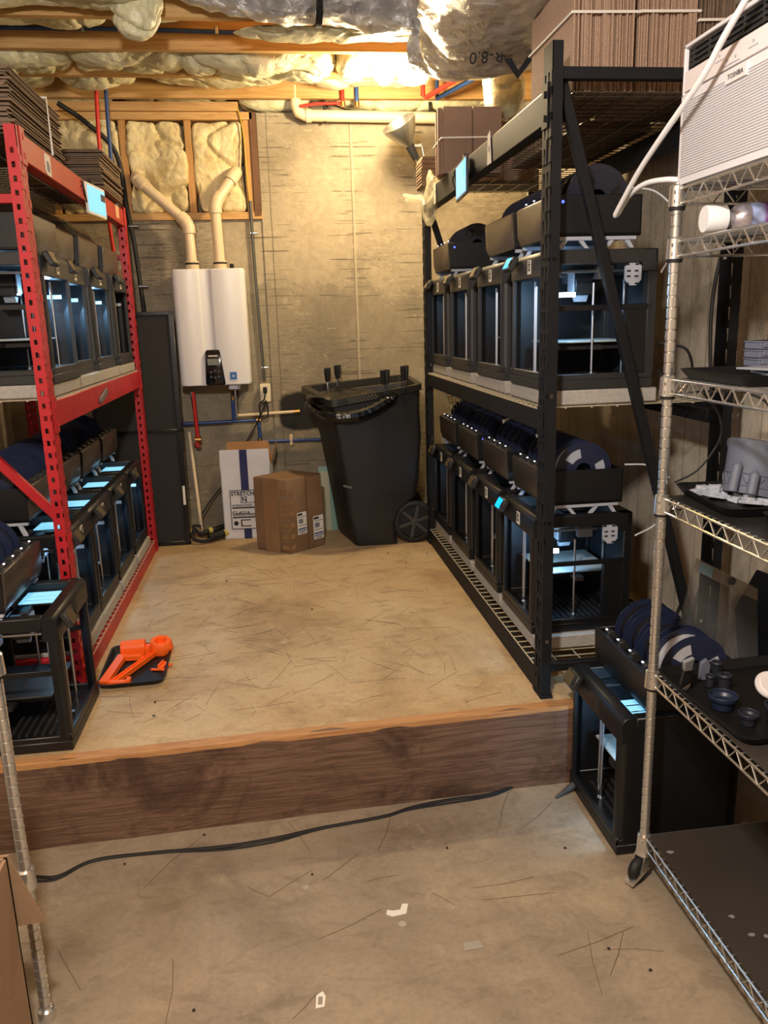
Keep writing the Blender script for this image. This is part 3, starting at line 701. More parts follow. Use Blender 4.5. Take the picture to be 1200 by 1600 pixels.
# tablets hanging on the upper beams
def tablet(name, loc, rz, w_, h_, label, side):
    t = thing(name, label, 'tablet', loc, rz)     # local front -y
    mb = MB(); mb.box(-w_/2, w_/2, 0, .010, -h_/2, h_/2); mb.build('case', mat('tablet_case', (60, 62, 66), .4) if side else PAPER, t, bevel=.004)
    mb = MB(); mb.box(-w_/2+.012, w_/2-.012, -.0012, 0, -h_/2+.012, h_/2-.012); sc = mb.build('screen', SCRB, t)
    mb = MB()
    if side:
        mb.box(.25*w_, .36*w_, -.002, -.0012, -.02*h_, .42*h_); mb.build('window', SCRG, sc)
    else:
        mb.box(.22*w_, w_/2-.012, -.002, -.0012, .05*h_, .28*h_); mb.build('window', mat('screen_dark', (30, 40, 60), .3), sc)
    mb = MB(); pts = arc([(-w_/2, .006, .0), (-w_/2-.04, .0, .05), (-w_/2-.03, .01, h_*.45), (-w_/2+.02, .02, h_*.55)] if 1 else [], 6); mb.tube(pts, .0035, 6)
    mb.tube([p+Vector((-.008, -.006, -.02)) for p in pts], .003, 6); mb.build('cable', RUB, t)
    mb = MB(); mb.box(-.02, .02, .010, .02, h_/2-.03, h_/2+.02); mb.build('hook', PLM, t, bevel=.002)
    return t
tablet('tablet', (xr+.024, 3.75, 1.765), math.radians(83), .24, .125, 'small blue-lit tablet hung on the red upper beam', False)
tablet('tablet', (xk-.03, 3.385, 1.782), math.radians(-94), .27, .145, 'silver-edged tablet with light blue screen on the black upper beam', True)

# ---------------------------------------------------------------- 3D printers
W_, D_, H_ = .38, .36, .43
def printer(loc, rz, label, lit=0, sides=(True, True), bedz=.20, screen=None, tagtxt=None, glow=(.30, .62, 1.0), group=None, door=False, hasscreen=True, top_glow=False, frame=None, sticker=True, bed=None):
    t = thing('desktop_printer', label, 'printer', loc, rz, group)
    w2 = W_/2
    def base(mb):
        mb.box(-w2, w2, 0, D_, 0, .032); mb.box(-w2, w2, 0, .012, .03, .055)
        for s in (-1, 1): mb.box(s*w2, s*(w2-.01), 0, D_, .03, .05) if s < 0 else mb.box(w2-.01, w2, 0, D_, .03, .05)
    fm = frame or PLG
    part('base', 0, base, fm, t, bevel=.003)
    for s in (-1, 1):
        def colf(mb, s=s):
            r = .020; pr_ = []
            for k in range(7):
                a = PI+k*PI/12 if s < 0 else 1.5*PI+k*PI/12
                cx = -w2+r if s < 0 else w2-r
                pr_.append((cx+r*math.cos(a), r+r*math.sin(a)))
            pr_ = pr_+([(-w2+.030, 0), (-w2+.030, .012), (-w2+.008, .034), (-w2, .034)] if s < 0 else [(w2, .034), (w2-.008, .034), (w2-.030, .012), (w2-.030, 0)])
            mb.prism(pr_, 'z', .032, .36)
        part('front_column', s, colf, fm, t)
        def colb(mb, s=s): mb.box(*sorted((s*w2, s*(w2-.04))), D_-.03, D_, .03, .36)
        part('rear_column', s, colb, fm, t, bevel=.002)
    def topf(mb):
        mb.prism([(0, .352), (0, .415), (.012, .43), (.045, .43), (.05, .352)], 'x', -w2, w2)
        for s in (-1, 1): mb.box(*sorted((s*w2, s*(w2-.035))), .045, D_, .385, .428)
        mb.box(-w2, w2, D_-.05, D_, .36, .428)
    part('top_frame', 0, topf, fm, t, bevel=.003)
    part('rear_panel', 0, lambda mb: mb.box(-w2+.03, w2-.03, D_-.012, D_-.002, .03, .37), BACKP, t)
    for s, on in zip((-1, 1), sides):
        if on:
            part('side_panel', s, lambda mb, s=s: mb.box(*sorted((s*w2, s*(w2-.006))), .03, D_-.01, .045, .40), PLA, t)
        else:
            def rib(mb, s=s):
                mb.box(*sorted((s*w2, s*(w2-.008))), .03, D_-.01, .245, .262); mb.box(*sorted((s*(w2-.002), s*(w2-.02))), D_-.10, D_-.02, .05, .25)
            part('side_rib', s, rib, PLA, t, bevel=.001)
            def hexp(mb, s=s):
                mb.prism([(D_-.105, .335), (D_-.105, .375), (D_-.088, .39), (D_-.068, .39), (D_-.052, .375), (D_-.052, .335), (D_-.068, .318), (D_-.088, .318)], 'x', *sorted((s*(w2-.012), s*(w2-.003))))
            hp = part('motor_bracket', s, hexp, LGP, t)
            def hexd(mb, s=s):
                for (a, b) in ((-.022, .028), (.010, .028), (-.022, -.03), (.010, -.03), (-.017, .008), (-.017, -.008), (.008, .008), (.008, -.008)):
                    mb.box(*sorted((s*(w2-.003), s*(w2-.0015))), D_-.078+a-.005, D_-.078+a+.007, .354+b-.003, .354+b+.002)
            part('bolt', s, hexd, PLM, hp)
    if door:
        part('front_window', 0, lambda mb: mb.box(-w2+.03, w2-.03, .004, .008, .05, .352), SMOKE, t)
    bp = part('print_bed', 0, lambda mb: mb.box(-.128, .128, .06, .315, 0, .006), bed or BED, t, loc=(0, 0, bedz), bevel=.001)
    def car(mb): mb.box(-.10, .10, .08, .30, -.022, -.004); mb.box(-.16, .16, .17, .20, -.022, -.008); mb.box(-.02, .02, .06, .33, -.03, -.010)
    part('bed_carriage', 0, car, PLM, t, loc=(0, 0, bedz))
    for (x, y) in ((-.055, .045), (.075, .045), (.0, .335)):
        part('guide_rod', 0, lambda mb: mb.cyl((0, 0, .03), (0, 0, .345), .0042, 8), STEEL, t, loc=(x, y, 0))
    for (x, y) in ((-.025, .040), (.145, .17)):
        part('lead_screw', 0, lambda mb: (mb.cyl((0, 0, .03), (0, 0, .33), .004, 8), mb.cyl((0, 0, .03), (0, 0, .05), .012, 10)), STEEL, t, loc=(x, y, 0))
    for s in (-1, 1):
        part('side_rod', 0, lambda mb: mb.cyl((0, .03, 0), (0, .31, 0), .0045, 8), STEEL, t, loc=(s*.150, 0, .365))
    def gan(mb):
        mb.cyl((-.15, 0, .012), (.15, 0, .012), .004, 8); mb.cyl((-.15, 0, -.012), (.15, 0, -.012), .004, 8)
        for s in (-1, 1): mb.cbox((s*.15, 0, 0), (.028, .05, .04))
    part('gantry', 0, gan, mat('gantry_steel', (120, 124, 130), .3, .8), t, loc=(0, .2, .36))
    th = part('tool_head', 0, lambda mb: (mb.prism([(-.03, -.055), (.03, -.055), (.03, .02), (.02, .035), (-.03, .035)], 'x', -.034, .034),), PLA, t, loc=(.03, .17, .35), bevel=.004)
    part('tool_cover', 0, lambda mb: (mb.box(-.026, .026, -.034, -.030, -.045, .02), mb.prism([(-.02, -.055), (.02, -.055), (.006, -.075), (-.006, -.075)], 'y', -.02, .02)), GREYP, th)
    if rz > 0: part('sensor_block', 0, lambda mb: (mb.box(.105, .145, .095, .120, .25, .315), mb.box(.115, .15, .10, .13, .08, .245)), GREYP, t, bevel=.002)
    def floor_(mb):
        for k in range(12): mb.box(-.14, .14, .05+k*.023, .058+k*.023, .032, .037)
    part('floor_grille', 0, floor_, PLG, t)
    lb = part('light_bar', 0, lambda mb: mb.box(.152, .162, .030, .105, .288, .302), LED if (lit > 1.6 and rz < 0) else (LEDM if lit > 1 else LEDO), t)
    if lit:
        ll = light('printer_light', 'AREA', (.145, .075, .288), lit*.42, glow, .07, (0, math.radians(50), 0), t, .02)
        l2 = light('printer_light', 'AREA', (.02, .19, .375), lit*.14, glow, .06, (PI, 0, 0), t, .06)
    if hasscreen:
        hs = part('screen_housing', 0, lambda mb: mb.box(-.042, .042, -.010, .010, -.022, .028), PLG, t, loc=(-.13, -.022, .404), rot=(math.radians(-28), 0, 0), bevel=.004)
        part('display', 0, lambda mb: mb.box(-.034, .020, -.0115, -.010, -.016, .022), screen or SCROFF, hs)
        part('knob', 0, lambda mb: mb.box(.024, .036, -.013, -.010, -.006, .012), PLA, hs, bevel=.001)
    st = part('number_sticker' if sticker else 'maker_plate', 0, lambda mb: mb.box(-.018, .018, -.0014, 0, -.022, .022), PAPER if sticker else PLG, t, loc=(.02, -.0005, .388))
    def marks(mb, k=hash(tagtxt) % 3 if tagtxt else 0):
        mb.box(-.011, -.004, -.002, -.0014, -.012, .012); mb.box(.0, .011, -.002, -.0014, -.012, -.006); mb.box(.0, .011, -.002, -.0014, .005, .012); mb.box(.006, .011, -.002, -.0014, -.012, .012)
        mb.box(-.014, .014, -.002, -.0014, .015, .018)
    part('print', 0, marks, INK, st)
    if top_glow:  # slotted top plate, light falling on it put in as glow
        def glow_plate(mb):
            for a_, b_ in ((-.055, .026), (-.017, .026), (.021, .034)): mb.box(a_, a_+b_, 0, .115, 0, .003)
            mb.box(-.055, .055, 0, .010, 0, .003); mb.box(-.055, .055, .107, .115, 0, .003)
        part('glowing_top_plate', 0, glow_plate, PLATE_GLOW, t, loc=(.085, .058, .400))
    return t
BACKP = mat('inner_panel', (34, 38, 44), .45)
PLATE_GLOW = mat('plate_glow_cyan', (150, 200, 225), .4, emit=(120, 200, 235), estr=.8)  # cyan LED light on the top plates added as emission
SCROFF = mat('screen_off', (96, 84, 60), .12)
LEDM = mat('led_medium', (255, 255, 255), .5, emit=(120, 190, 225), estr=1.4)
LEDO = mat('led_off', (200, 205, 210), .4)

def spool_disc(mb, x0, x1, R=.1, r0=.027, n=36):
    for (ra, rb) in ((r0, .044), (.078, R)):
        A = [[(x0, ra*math.cos(a), ra*math.sin(a)), (x0, rb*math.cos(a), rb*math.sin(a)), (x1, rb*math.cos(a), rb*math.sin(a)), (x1, ra*math.cos(a), ra*math.sin(a))] for a in [2*PI*k/n for k in range(n)]]
        A.append(A[0]); mb.loft(A, cap=False)
    for k in range(3):
        a0 = k*2*PI/3+.5; a1 = a0+1.25; m_ = 6
        A = [[(x, r*math.cos(a0+(a1-a0)*i/m_), r*math.sin(a0+(a1-a0)*i/m_)) for x, r in ((x0, .043), (x0, .079), (x1, .079), (x1, .043))] for i in range(m_+1)]
        mb.loft(A)
def spool(loc, rz, label, mt, group, tilt=0, fil=None, sticker=False):
    t = thing('filament_spool', label, 'spool', loc, rz, group, rot=(tilt, 0, rz))
    for s in (-1, 1):
        part('flange', s, lambda mb, s=s: spool_disc(mb, *sorted((s*.031, s*.0285))), mt, t)
    def core(mb):
        n = 30
        A = [[(x, r*math.cos(2*PI*k/n), r*math.sin(2*PI*k/n)) for x, r in ((-.0283, .045), (-.0283, .082), (.0283, .082), (.0283, .045))] for k in range(n)]
        A.append(A[0]); mb.loft(A, cap=False)
    part('filament', 0, core, fil or FIL, t)
    if sticker: part('label', 0, lambda mb: mb.box(.0312, .032, -.022, .022, -.012, .012), PAPER, t, loc=(0, .0, .062), rot=(.25, 0, 0))
    return t

def holder(loc, rz, label, n=4, riser=.035, front=None, mt=SPB, where='', leds=True, cover=False, grp=None, names=None, sticker=False, nearfil=None):
    """open filament box with its spools; local front -y"""
    if riser:
        r = thing('riser_stand', 'light grey printed riser stand under '+where, 'stand', loc, rz)
        def leg(mb):
            mb.prism([(.02, 0), (.035, 0), (.05, riser-.012), (.035, riser-.012)], 'x', -.006, .006); mb.prism([(.25, 0), (.265, 0), (.25, riser-.012), (.235, riser-.012)], 'x', -.006, .006)
            mb.prism([(.105, 0), (.12, 0), (.10, riser-.012), (.085, riser-.012)], 'x', -.006, .006); mb.prism([(.18, 0), (.165, 0), (.185, riser-.012), (.2, riser-.012)], 'x', -.006, .006)
            mb.box(-.008, .008, .015, .27, riser-.012, riser)
        for s in (-1, 1): part('rail', riser, leg, LGP, r, loc=(s*.172, 0, 0), bevel=.001)
    M = RZ(rz)
    L0 = Vector(loc)+Vector((0, 0, riser))
    t = thing('filament_box', label, 'filament box', L0, rz)
    a = .184
    def walls(mb):
        mb.prism([(.275, 0), (.283, .0), (.283, .12), (.275, .12)], 'x', -a, a)
        for s in (-1, 1): mb.prism([(.008, 0), (.283, 0), (.283, .12), (.0, .12), (.004, .03)], 'x', *sorted((s*a, s*(a-.006))))
        mb.box(-a, a, .01, .28, 0, .012)
    part('tub', 0, walls, PLA, t, bevel=.002)
    part('front_panel', 0, lambda mb: mb.prism([(.012, 0), (.0, .03), (-.004, .115), (.0, .122), (.012, .122), (.012, .0)], 'x', -a, a), front or FRONTP, t, bevel=.002)
    def feed(mb): mb.prism([(.012, .10), (.012, .128), (.03, .132), (.045, .115), (.045, .10)], 'x', -.014, .014)
    for k in range(4):
        x = -.126+.084*k
        f = part('feeder', 0, feed, PLG, t, loc=(x, 0, 0), bevel=.002)
        if leds: part('status_light', 0, lambda mb: mb.cbox((0, .012, .133), (.007, .005, .003)), DOT, f)
    if cover:
        part('lid', 0, lambda mb: mb.prism([(.0, .124), (.05, .19), (.12, .222), (.19, .222), (.283, .125), (.283, .12), (.0, .12)], 'x', -a, a), SMOKE, t)
    if leds: part('indicator_lamp', 0, lambda mb: mb.lathe([(.0, .0), (.005, .0), (.003, .004), (0, .005)], 8, T(a, .03, .10) @ Matrix.Rotation(PI/2, 4, 'Y')), BLUEL, t)
    ords = names or ['nearest', 'second', 'third', 'farthest']
    xs = [-.126+.084*k for k in range(4)]
    if M @ Vector((1, 0, 0)) and (M @ Vector((1, 0, 0))).y < 0: xs = xs[::-1]; xs = sorted(xs, reverse=True)
    for k in range(n):
        p = L0+M @ Vector((xs[k], .150, .112))
        spool(p, rz, '%s %s filament spool in the box on %s' % (ords[k], 'navy' if mt is SPB else 'black', where), mt, 'filament spools in open boxes', fil=(nearfil if (k == 0 and nearfil) else FIL), sticker=(sticker and k == 0))
    return t
FRONTP = mat('box_front', (62, 56, 50), .32, 0, .2, 6)
FRONTB = mat('box_front_warm', (84, 74, 62), .38, 0, .25, 6)

def paver(loc, label, sx=.36, sy=.40, h=.05):
    mb = MB(); mb.box(-sx/2, sx/2, -sy/2, sy/2, 0, h)
    return tag(mb.build('concrete_paver', PAV, None, bevel=.004, loc=loc), label, 'paver', 'grey concrete pavers under the printers')
ORD = ['nearest', 'second nearest', 'third nearest', 'farthest']
RR = -PI/2; RL = PI/2
# right rack, middle shelf
for i, y in enumerate((2.485, 2.975, 3.50, 3.995)):
    paver((.846+.185, y+.195, .9592), 'pale grey concrete paver under the %s printer, middle shelf of black rack' % ORD[i], .37, .46 if 0 < i < 3 else .40, .0466)
    printer((.842, y+W_/2, 1.006), RR, '%s black printer on the middle shelf of the black rack' % ORD[i], lit=(1.9, .35, .3, .3)[i], sides=(True, i > 0),
            bedz=(.145, .15, .15, .14)[i], screen=(SCRC if i == 0 else None))
for i, y, n in ((0, 2.485, 4), (1, 2.915, 4), (3, 3.99, 3)):
    holder((.862, y+.19, 1.437), RR, 'dark filament box with reflective front on the %s middle-shelf printer, black rack' % ORD[i], n, .036, FRONTB, SPK, 'the %s middle printer, black rack' % ORD[i], leds=(i != 1))
# right rack, lower shelf
for i, y in enumerate((2.60, 3.055, 3.54, 3.99)):
    paver((.852+.185, y+.19, .0878), 'pale grey concrete paver under the %s printer, bottom shelf of black rack' % ORD[i], .37, .44 if i < 3 else .38, .049)
    printer((.848, y+W_/2, .137), RR, '%s black printer on the bottom shelf of the black rack' % ORD[i], lit=(1.9, .12, .05, .3)[i], sides=(True, i > 0), frame=PLA,
            bedz=(.20, .16, .17, .15)[i], screen=(SCRC if i == 0 else None), hasscreen=True)
    holder((.885, y+.185, .567), RR, 'black filament box on the %s bottom-shelf printer, black rack' % ORD[i], 4, .036, None, SPB, 'the %s bottom printer, black rack' % ORD[i], sticker=i > 0, nearfil=(LGP if i == 0 else None))
# left rack, middle shelf
for i, (y, x) in enumerate(((2.86, -.735), (3.255, -.765), (3.67, -.752), (4.11, -.742))):
    paver((-.742-.185, y+.20, 1.0188), 'pale concrete paver under the %s printer, middle shelf of red rack' % ORD[i], .37, .41, .044)
    printer((x, y+W_/2, 1.063), RL, '%s dark grey printer on the middle shelf of the red rack' % ORD[i], lit=(4.2, 4.2, 3.6, 0)[i], sides=(i > 0, True), bedz=.145)
    if i < 3 or 1:
        holder((x-.03, y+.185, 1.495), RL, 'brown-fronted filament box on the %s middle-shelf printer, red rack' % ORD[i], 0, 0, FRONTB, SPK, '', leds=False, cover=(i in (1, 2)))
# left rack, bottom shelf
for i, y in enumerate((2.83, 3.22, 3.64, 4.07)):
    paver((-.742-.185, y+.19, .0686), 'pale concrete paver under the %s printer, bottom shelf of red rack' % ORD[i], .37, .39, .0492)
    printer((-.752, y+W_/2, .118), RL, '%s black printer on the bottom shelf of the red rack' % ORD[i], lit=(1.0, 1.0, 1.0, 1.2)[i], sides=(False, True), bedz=(.16, .12, .15, .2)[i], frame=PLA, top_glow=True)
    holder((-.86, y+.185, .549), RL, 'black filament box on the %s bottom-shelf printer, red rack' % ORD[i], (4, 3, 2, 3)[i], .05, FRONTP, SPB, 'the %s bottom printer, red rack' % ORD[i], leds=False, sticker=(i == 0))
# printer standing at the platform edge, left
printer((-.672, 2.32+W_/2, .001), RL, 'black printer on the platform edge in front of the red rack', lit=.5, sides=(False, False), bedz=.15, bed=PLG, frame=PLA, top_glow=True, sticker=False)
holder((-.80, 2.31+.185, .432), RL, 'black filament box with brown front on the platform-edge printer', 4, .02, FRONTP, SPB, 'the platform-edge printer', names=['nearest', 'second', 'third', 'farthest'])
# printer on the lower floor, right
printer((.892, 1.932+W_/2, -.282), RR, 'black printer on the lower floor at the right end of the step', lit=1.7, sides=(True, True), bedz=.20, frame=PLA, top_glow=True, sticker=False)
holder((.965, 1.935+.19, .150), RR, 'black filament box on the lower floor printer behind chrome post', 4, 0, PLA, SPB, 'the lower floor printer', nearfil=mat('filament_white', (190, 192, 196), .4, 0, .2, 3, .3, 40, stretch=(60, 1, 1)))

# ---------------------------------------------------------------- flattened cardboard bundles
def bundle(label, loc, size, axis, n, seed, edge=TAN, strap=None, jitter=.012, face=None, rz=0, group=None):
    """sheets stacked along axis (x or z); every sheet its own slab, joined as they are too thin to pick apart"""
    rnd = random.Random(seed); t = thing('cardboard_bundle', label, 'cardboard', loc, rz, group)
    L = {'x': size[0], 'z': size[2], 'y': size[1]}[axis]; mb = MB(); p = L/n
    for k in range(n):
        a = k*p; b = a+p*.72; j = [rnd.uniform(-jitter, jitter) for _ in range(4)]
        if axis == 'x': mb.box(-L/2+a, -L/2+b, -size[1]/2+j[0], size[1]/2+j[1], max(0, j[2]*.4), size[2]+j[3])
        elif axis == 'y': mb.box(-size[0]/2+j[0], size[0]/2+j[1], -L/2+a, -L/2+b, 0, size[2]+j[3]*.6)
        else: mb.box(-size[0]/2+j[0], size[0]/2+j[1], -size[1]/2+j[2], size[1]/2+j[3], a, b)
    o = mb.build('sheets', edge, t, smooth=False); o['kind'] = 'stuff'
    if strap:
        for (ax, pos) in strap:
            mb = MB(); X, Y, Z = size[0]/2+.006, size[1]/2+.014, size[2]
            if ax == 'z': pts = [(-X, -Y, pos), (X, -Y, pos+.004), (X, Y, pos), (-X, Y, pos), (-X, -Y, pos)]
            elif ax == 'y': pts = [(-X-.006, pos, 0), (-X-.006, pos, Z+.008), (X+.008, pos, Z+.008), (X+.008, pos, 0)]
            else: pts = [(pos, -Y, 0), (pos, -Y, Z+.008), (pos, Y, Z+.008), (pos, Y, 0)]
            mb.tube(pts, .0042, 6); mb.build('strap', mat('strap_white', (226, 220, 210), .4), t)
    return t
zt = 1.874
bundle('upright bundle of flattened boxes at the near left corner of black rack top', (1.0, 2.665, zt), (.19, .37, .31), 'x', 30, 1, TAN, [('z', .205)])
bundle('upright bundle of flattened boxes, second from the corner post on black rack top', (1.195, 2.66, zt), (.17, .36, .31), 'x', 27, 2, TAN, [('z', .21)])
bundle('darker upright bundle of flattened boxes beside the air conditioner on rack top', (1.345, 2.66, zt), (.11, .36, .31), 'x', 17, 3, CARDD, [('z', .19)])
bundle('added flat stack of boxes hidden behind upright bundles, darkening the black rack top', (1.24, 3.33, zt), (.30, .72, .16), 'z', 20, 14, CARDD, None, .01)  # dark stack added so the wire deck looks darker from below
def wrapped(label, x0, x1, y0, y1, z0, z1, mt, splits=1, strapz=None):
    t = thing('cardboard_bundle', label, 'cardboard', ((x0+x1)/2, (y0+y1)/2, z0))
    n = 8; mb = MB()
    for k in range(n):
        a = y0+(y1-y0)*k/n; xx = x0-.02*(k % 3)*.5*(1 if k else 0)
        for j in range(splits):
            xa = xx+(x1-xx)*j/splits+.003; xb = xx+(x1-xx)*(j+1)/splits-.003
            mb.box(xa, xb, a, a+(y1-y0)/n*.8, z0, z1-.006*(k % 2))
    o = bw(mb, 'sheets', mt, t, smooth=False)
    o['kind'] = 'stuff'
    if strapz:
        mb = MB(); mb.tube([(x0-.008, y0-.006, strapz), (x1, y0-.006, strapz+.004)], .004, 6); mb.tube([(x0-.008, y0-.006, strapz), (x0-.02, y1, strapz-.02)], .004, 6); bw(mb, 'strap', MATS['strap_white'], t)
    return t
CARDP = mat('cardboard_mauve', (134, 108, 92), .85, 0, .06, 8)
wrapped('mauve-brown bundle of boxes standing behind the tablet on black rack top', .80, 1.07, 3.80, 3.92, zt, 2.15, CARDP, 2, 2.02)
wrapped('smaller brown bundle of boxes behind the mauve one on black rack top', 1.0, 1.3, 4.0, 4.1, zt, 2.16, CARDP, 2)
bundle('short dark stack of flattened boxes at the far end of black rack top', (.82, 4.24, zt), (.10, .16, .14), 'z', 22, 6, CARDD, None, .004)
bundle('large dark pile of flattened boxes on top of the red rack, nearest post', (-1.0, 3.10, 1.842), (.50, .62, .18), 'z', 30, 7, CARDD, [('y', .10), ('x', .20)], .012)
bundle('dark pile of flattened boxes hanging left over the red rack front', (-1.18, 2.55, 1.80), (.28, .40, .28), 'z', 30, 8, CARDD, None, .014)
bundle('strapped bundle of flattened boxes at the far end of red rack top', (-.86, 4.15, 1.842), (.32, .46, .165), 'z', 20, 9, CARDD, [('x', -.02)], .010)
tt = thing('side_shelf', 'dark shelf board carrying the leftmost cardboard pile', 'shelf', (-1.18, 2.5, 1.77))
mb = MB(); mb.box(-.3, .18, -.35, .22, 0, .028); mb.build('board', PLG, tt, bevel=.002)
for (a, b) in ((-.27, -.32), (.15, -.32), (-.27, .19), (.15, .17)):
    mb = MB(); mb.box(a-.015, a+.015, b-.015, b+.015, -2.05, 0); mb.build('leg', PLM, tt)
# stretch film hanging over the far post
t = thing('stretch_film', 'clear stretch film bunched over the far end of the black upper beam', 'plastic film', (.81, 4.2, 1.80))
o = weld(blob(.775, .84, 4.02, 4.36, 1.69, 1.95, 51, .6, 12, 16, 14, 2.0, 12).build('film_bunch', FILM)); o.parent = t; o.location = -t.location
mb = MB(); rnd = random.Random(4)
for k in range(9):
    z_ = 1.86+.02*rnd.random()-.008*k; y_ = 4.30-.02*k
    pts = arc([(.83, y_-.1, z_+.06), (.80, y_, z_), (.76, y_+.02, z_-.012), (.70+.03*rnd.random(), y_+.05, z_-.004+.02*rnd.random())], 6)
    w0 = .012+.006*rnd.random()
    mb.loft([[p+Vector((0, 0, -w0)), p+Vector((0, .001, -w0)), p+Vector((0, .001, w0*(1-i/len(pts)))), p+Vector((0, 0, w0*(1-i/len(pts))))] for i, p in enumerate(pts)])
bw(mb, 'film_tails', FILM, t)

# ---------------------------------------------------------------- things at the back wall
t = thing('cardboard_box', 'taped brown shipping box with two labels standing before the white box', 'box', (.02, 4.47, 0))
c = [Vector((.028, 4.308)), Vector((.222, 4.455)), Vector((.05, 4.62)), Vector((-.160, 4.455))]
def q3(p, z): return (p.x, p.y, z)
mb = MB(); mb.loft([[q3(p, 0) for p in c], [q3(p+(p-Vector((.03, 4.46)))*.02, .21) for p in c], [q3(p, .418) for p in c]]); bw(mb, 'carton', mat('cardboard_tan', (122, 94, 66), .7, 0, .12, 10, .15, 60), t, bevel=.006)
def onface(p0, p1, u0, u1, z0, z1, off=.0015, th=.0008):
    d = (p1-p0).normalized(); n = Vector((d.y, -d.x)); L = (p1-p0).length
    a = p0+d*L*u0+n*off; b = p0+d*L*u1+n*off; a2 = a+n*th; b2 = b+n*th; mb = MB()
    mb.loft([[q3(a, z0), q3(b, z0), q3(b2, z0), q3(a2, z0)], [q3(a, z1), q3(b, z1), q3(b2, z1), q3(a2, z1)]]); return mb
TAPE = mat('packing_tape', (138, 108, 76), .22, 0, .1, 6)
for i in range(6):
    z = .35-.062*i
    p = bw(onface(c[0], c[1], -.005, .14, z-.015, z+.012, .007), 'tape', TAPE, t); p = bw(onface(c[3], c[0], .80, 1.0, z-.017, z+.010, .007), 'tape', TAPE, t)
bw(onface(c[0], c[1], .50, .515, .0, .418, .006), 'seam', mat('seam_dark', (90, 60, 34), .8), t)
bw(onface(c[3], c[0], .30, .72, .0, .418, .006), 'tape', TAPE, t)
for (u0, u1, z0, z1) in ((.20, .47, .10, .225), (.66, .96, .05, .185)):
    lb = bw(onface(c[0], c[1], u0, u1, z0, z1, .0085), 'shipping_label', PAPER, t)
    for (a, b, e, f, mm) in ((.05, .55, .86, .95, INK), (.10, .9, .78, .80, INK), (.15, .6, .5, .70, mat('grey_ink', (120, 120, 130), .7)), (.10, .92, .40, .42, INK), (.05, .95, .22, .28, mat('label_blue', (40, 70, 130), .6)), (.05, .95, .13, .17, MATS['label_blue']), (.15, .8, .05, .08, INK)):
        o = bw(onface(c[0], c[1], u0+(u1-u0)*a, u0+(u1-u0)*b, z0+(z1-z0)*e, z0+(z1-z0)*f, .0096), 'print', mm, t)
# white printed box, open top
t = thing('stretch_wrap_box', 'open white box with navy stripe and printed lettering behind the brown box', 'box', (-.2, 4.76, 0))
a = math.radians(-4); O = Vector((-.352, 4.715, 0)); U = Vector((math.cos(a), math.sin(a), 0)); V = Vector((-math.sin(a), math.cos(a), 0))
BM = Matrix(((U.x, V.x, 0, O.x), (U.y, V.y, 0, O.y), (0, 0, 1, 0), (0, 0, 0, 1)))
BW, BD, BH = .29, .20, .43
WB = mat('box_white', (214, 216, 222), .55, 0, .04); NAVY = mat('navy_print', (26, 36, 92), .5)
mb = MB(); mb.box(0, BW, 0, .005, 0, BH, BM); mb.box(0, .005, 0, BD, 0, BH, BM); mb.box(BW-.005, BW, 0, BD, 0, BH, BM); mb.box(0, BW, BD-.005, BD, 0, BH, BM); mb.box(0, BW, 0, BD, 0, .006, BM)
bw(mb, 'carton', WB, t)
mb = MB(); mb.loft([[BM @ Vector(p) for p in ((0, 0, BH), (BW, 0, BH), (BW, .004, BH), (0, .004, BH))], [BM @ Vector(p) for p in ((.004, -.004, BH+.105), (BW-.004, -.004, BH+.105), (BW-.004, 0, BH+.105), (.004, 0, BH+.105))]])
fp = bw(mb, 'front_flap', WB, t)
for nm, x0 in (('side_flap', BW-.004),):
    mb = MB(); mb.loft([[BM @ Vector(p) for p in ((x0, 0, BH), (x0, BD, BH), (x0+.004, BD, BH), (x0+.004, 0, BH))], [BM @ Vector(p) for p in ((x0+.035, .01, BH+.115), (x0+.035, BD-.01, BH+.115), (x0+.039, BD-.01, BH+.115), (x0+.039, .01, BH+.115))]])
    bw(mb, nm, CARD, t)
mb = MB(); mb.loft([[BM @ Vector(p) for p in ((0, BD, BH), (BW, BD, BH), (BW, BD+.004, BH), (0, BD+.004, BH))], [BM @ Vector(p) for p in ((.02, BD+.02, BH+.12), (BW-.02, BD+.02, BH+.12), (BW-.02, BD+.024, BH+.12), (.02, BD+.024, BH+.12))]])
bw(mb, 'rear_flap', CARD, t)
mb = MB(); mb.box(.115, .16, -.0016, 0, 0, BH, BM); bw(mb, 'navy_stripe', NAVY, t)
mb = MB(); mb.loft([[BM @ Vector(p) for p in ((.115, -.0016, BH), (.16, -.0016, BH), (.16, 0, BH), (.115, 0, BH))], [BM @ Vector(p) for p in ((.117, -.006, BH+.105), (.16, -.006, BH+.105), (.16, -.004, BH+.105), (.117, -.004, BH+.105))]]); bw(mb, 'navy_stripe', NAVY, t)
mb = MB(); mb.box(.045, .25, -.0026, -.0016, .06, .295, BM); lp = bw(mb, 'print_panel', WB, t)
mb = MB()
for b in ((.045, .25, .292, .296), (.045, .25, .06, .064), (.045, .049, .06, .296)): mb.box(b[0], b[1], -.0036, -.0026, b[2], b[3], BM)
for b in ((.055, .25, .186, .194), (.055, .25, .128, .136), (.105, .19, .218, .221), (.105, .108, .218, .258), (.14, .143, .218, .258), (.105, .143, .255, .258)): mb.box(b[0], b[1], -.0036, -.0026, b[2], b[3], BM)
for i in range(4): mb.box(.055, .25, -.0036, -.0026, .143+i*.0035, .1445+i*.0035, BM)
mb.lathe([(.014, -.001), (.014, 0), (0, 0)], 18, BM @ T(.072, -.0028, .096) @ Matrix.Rotation(PI/2, 4, 'X'))
mb.box(.10, .16, -.0036, -.0026, .076, .118, BM)
bw(mb, 'print', INK, t)
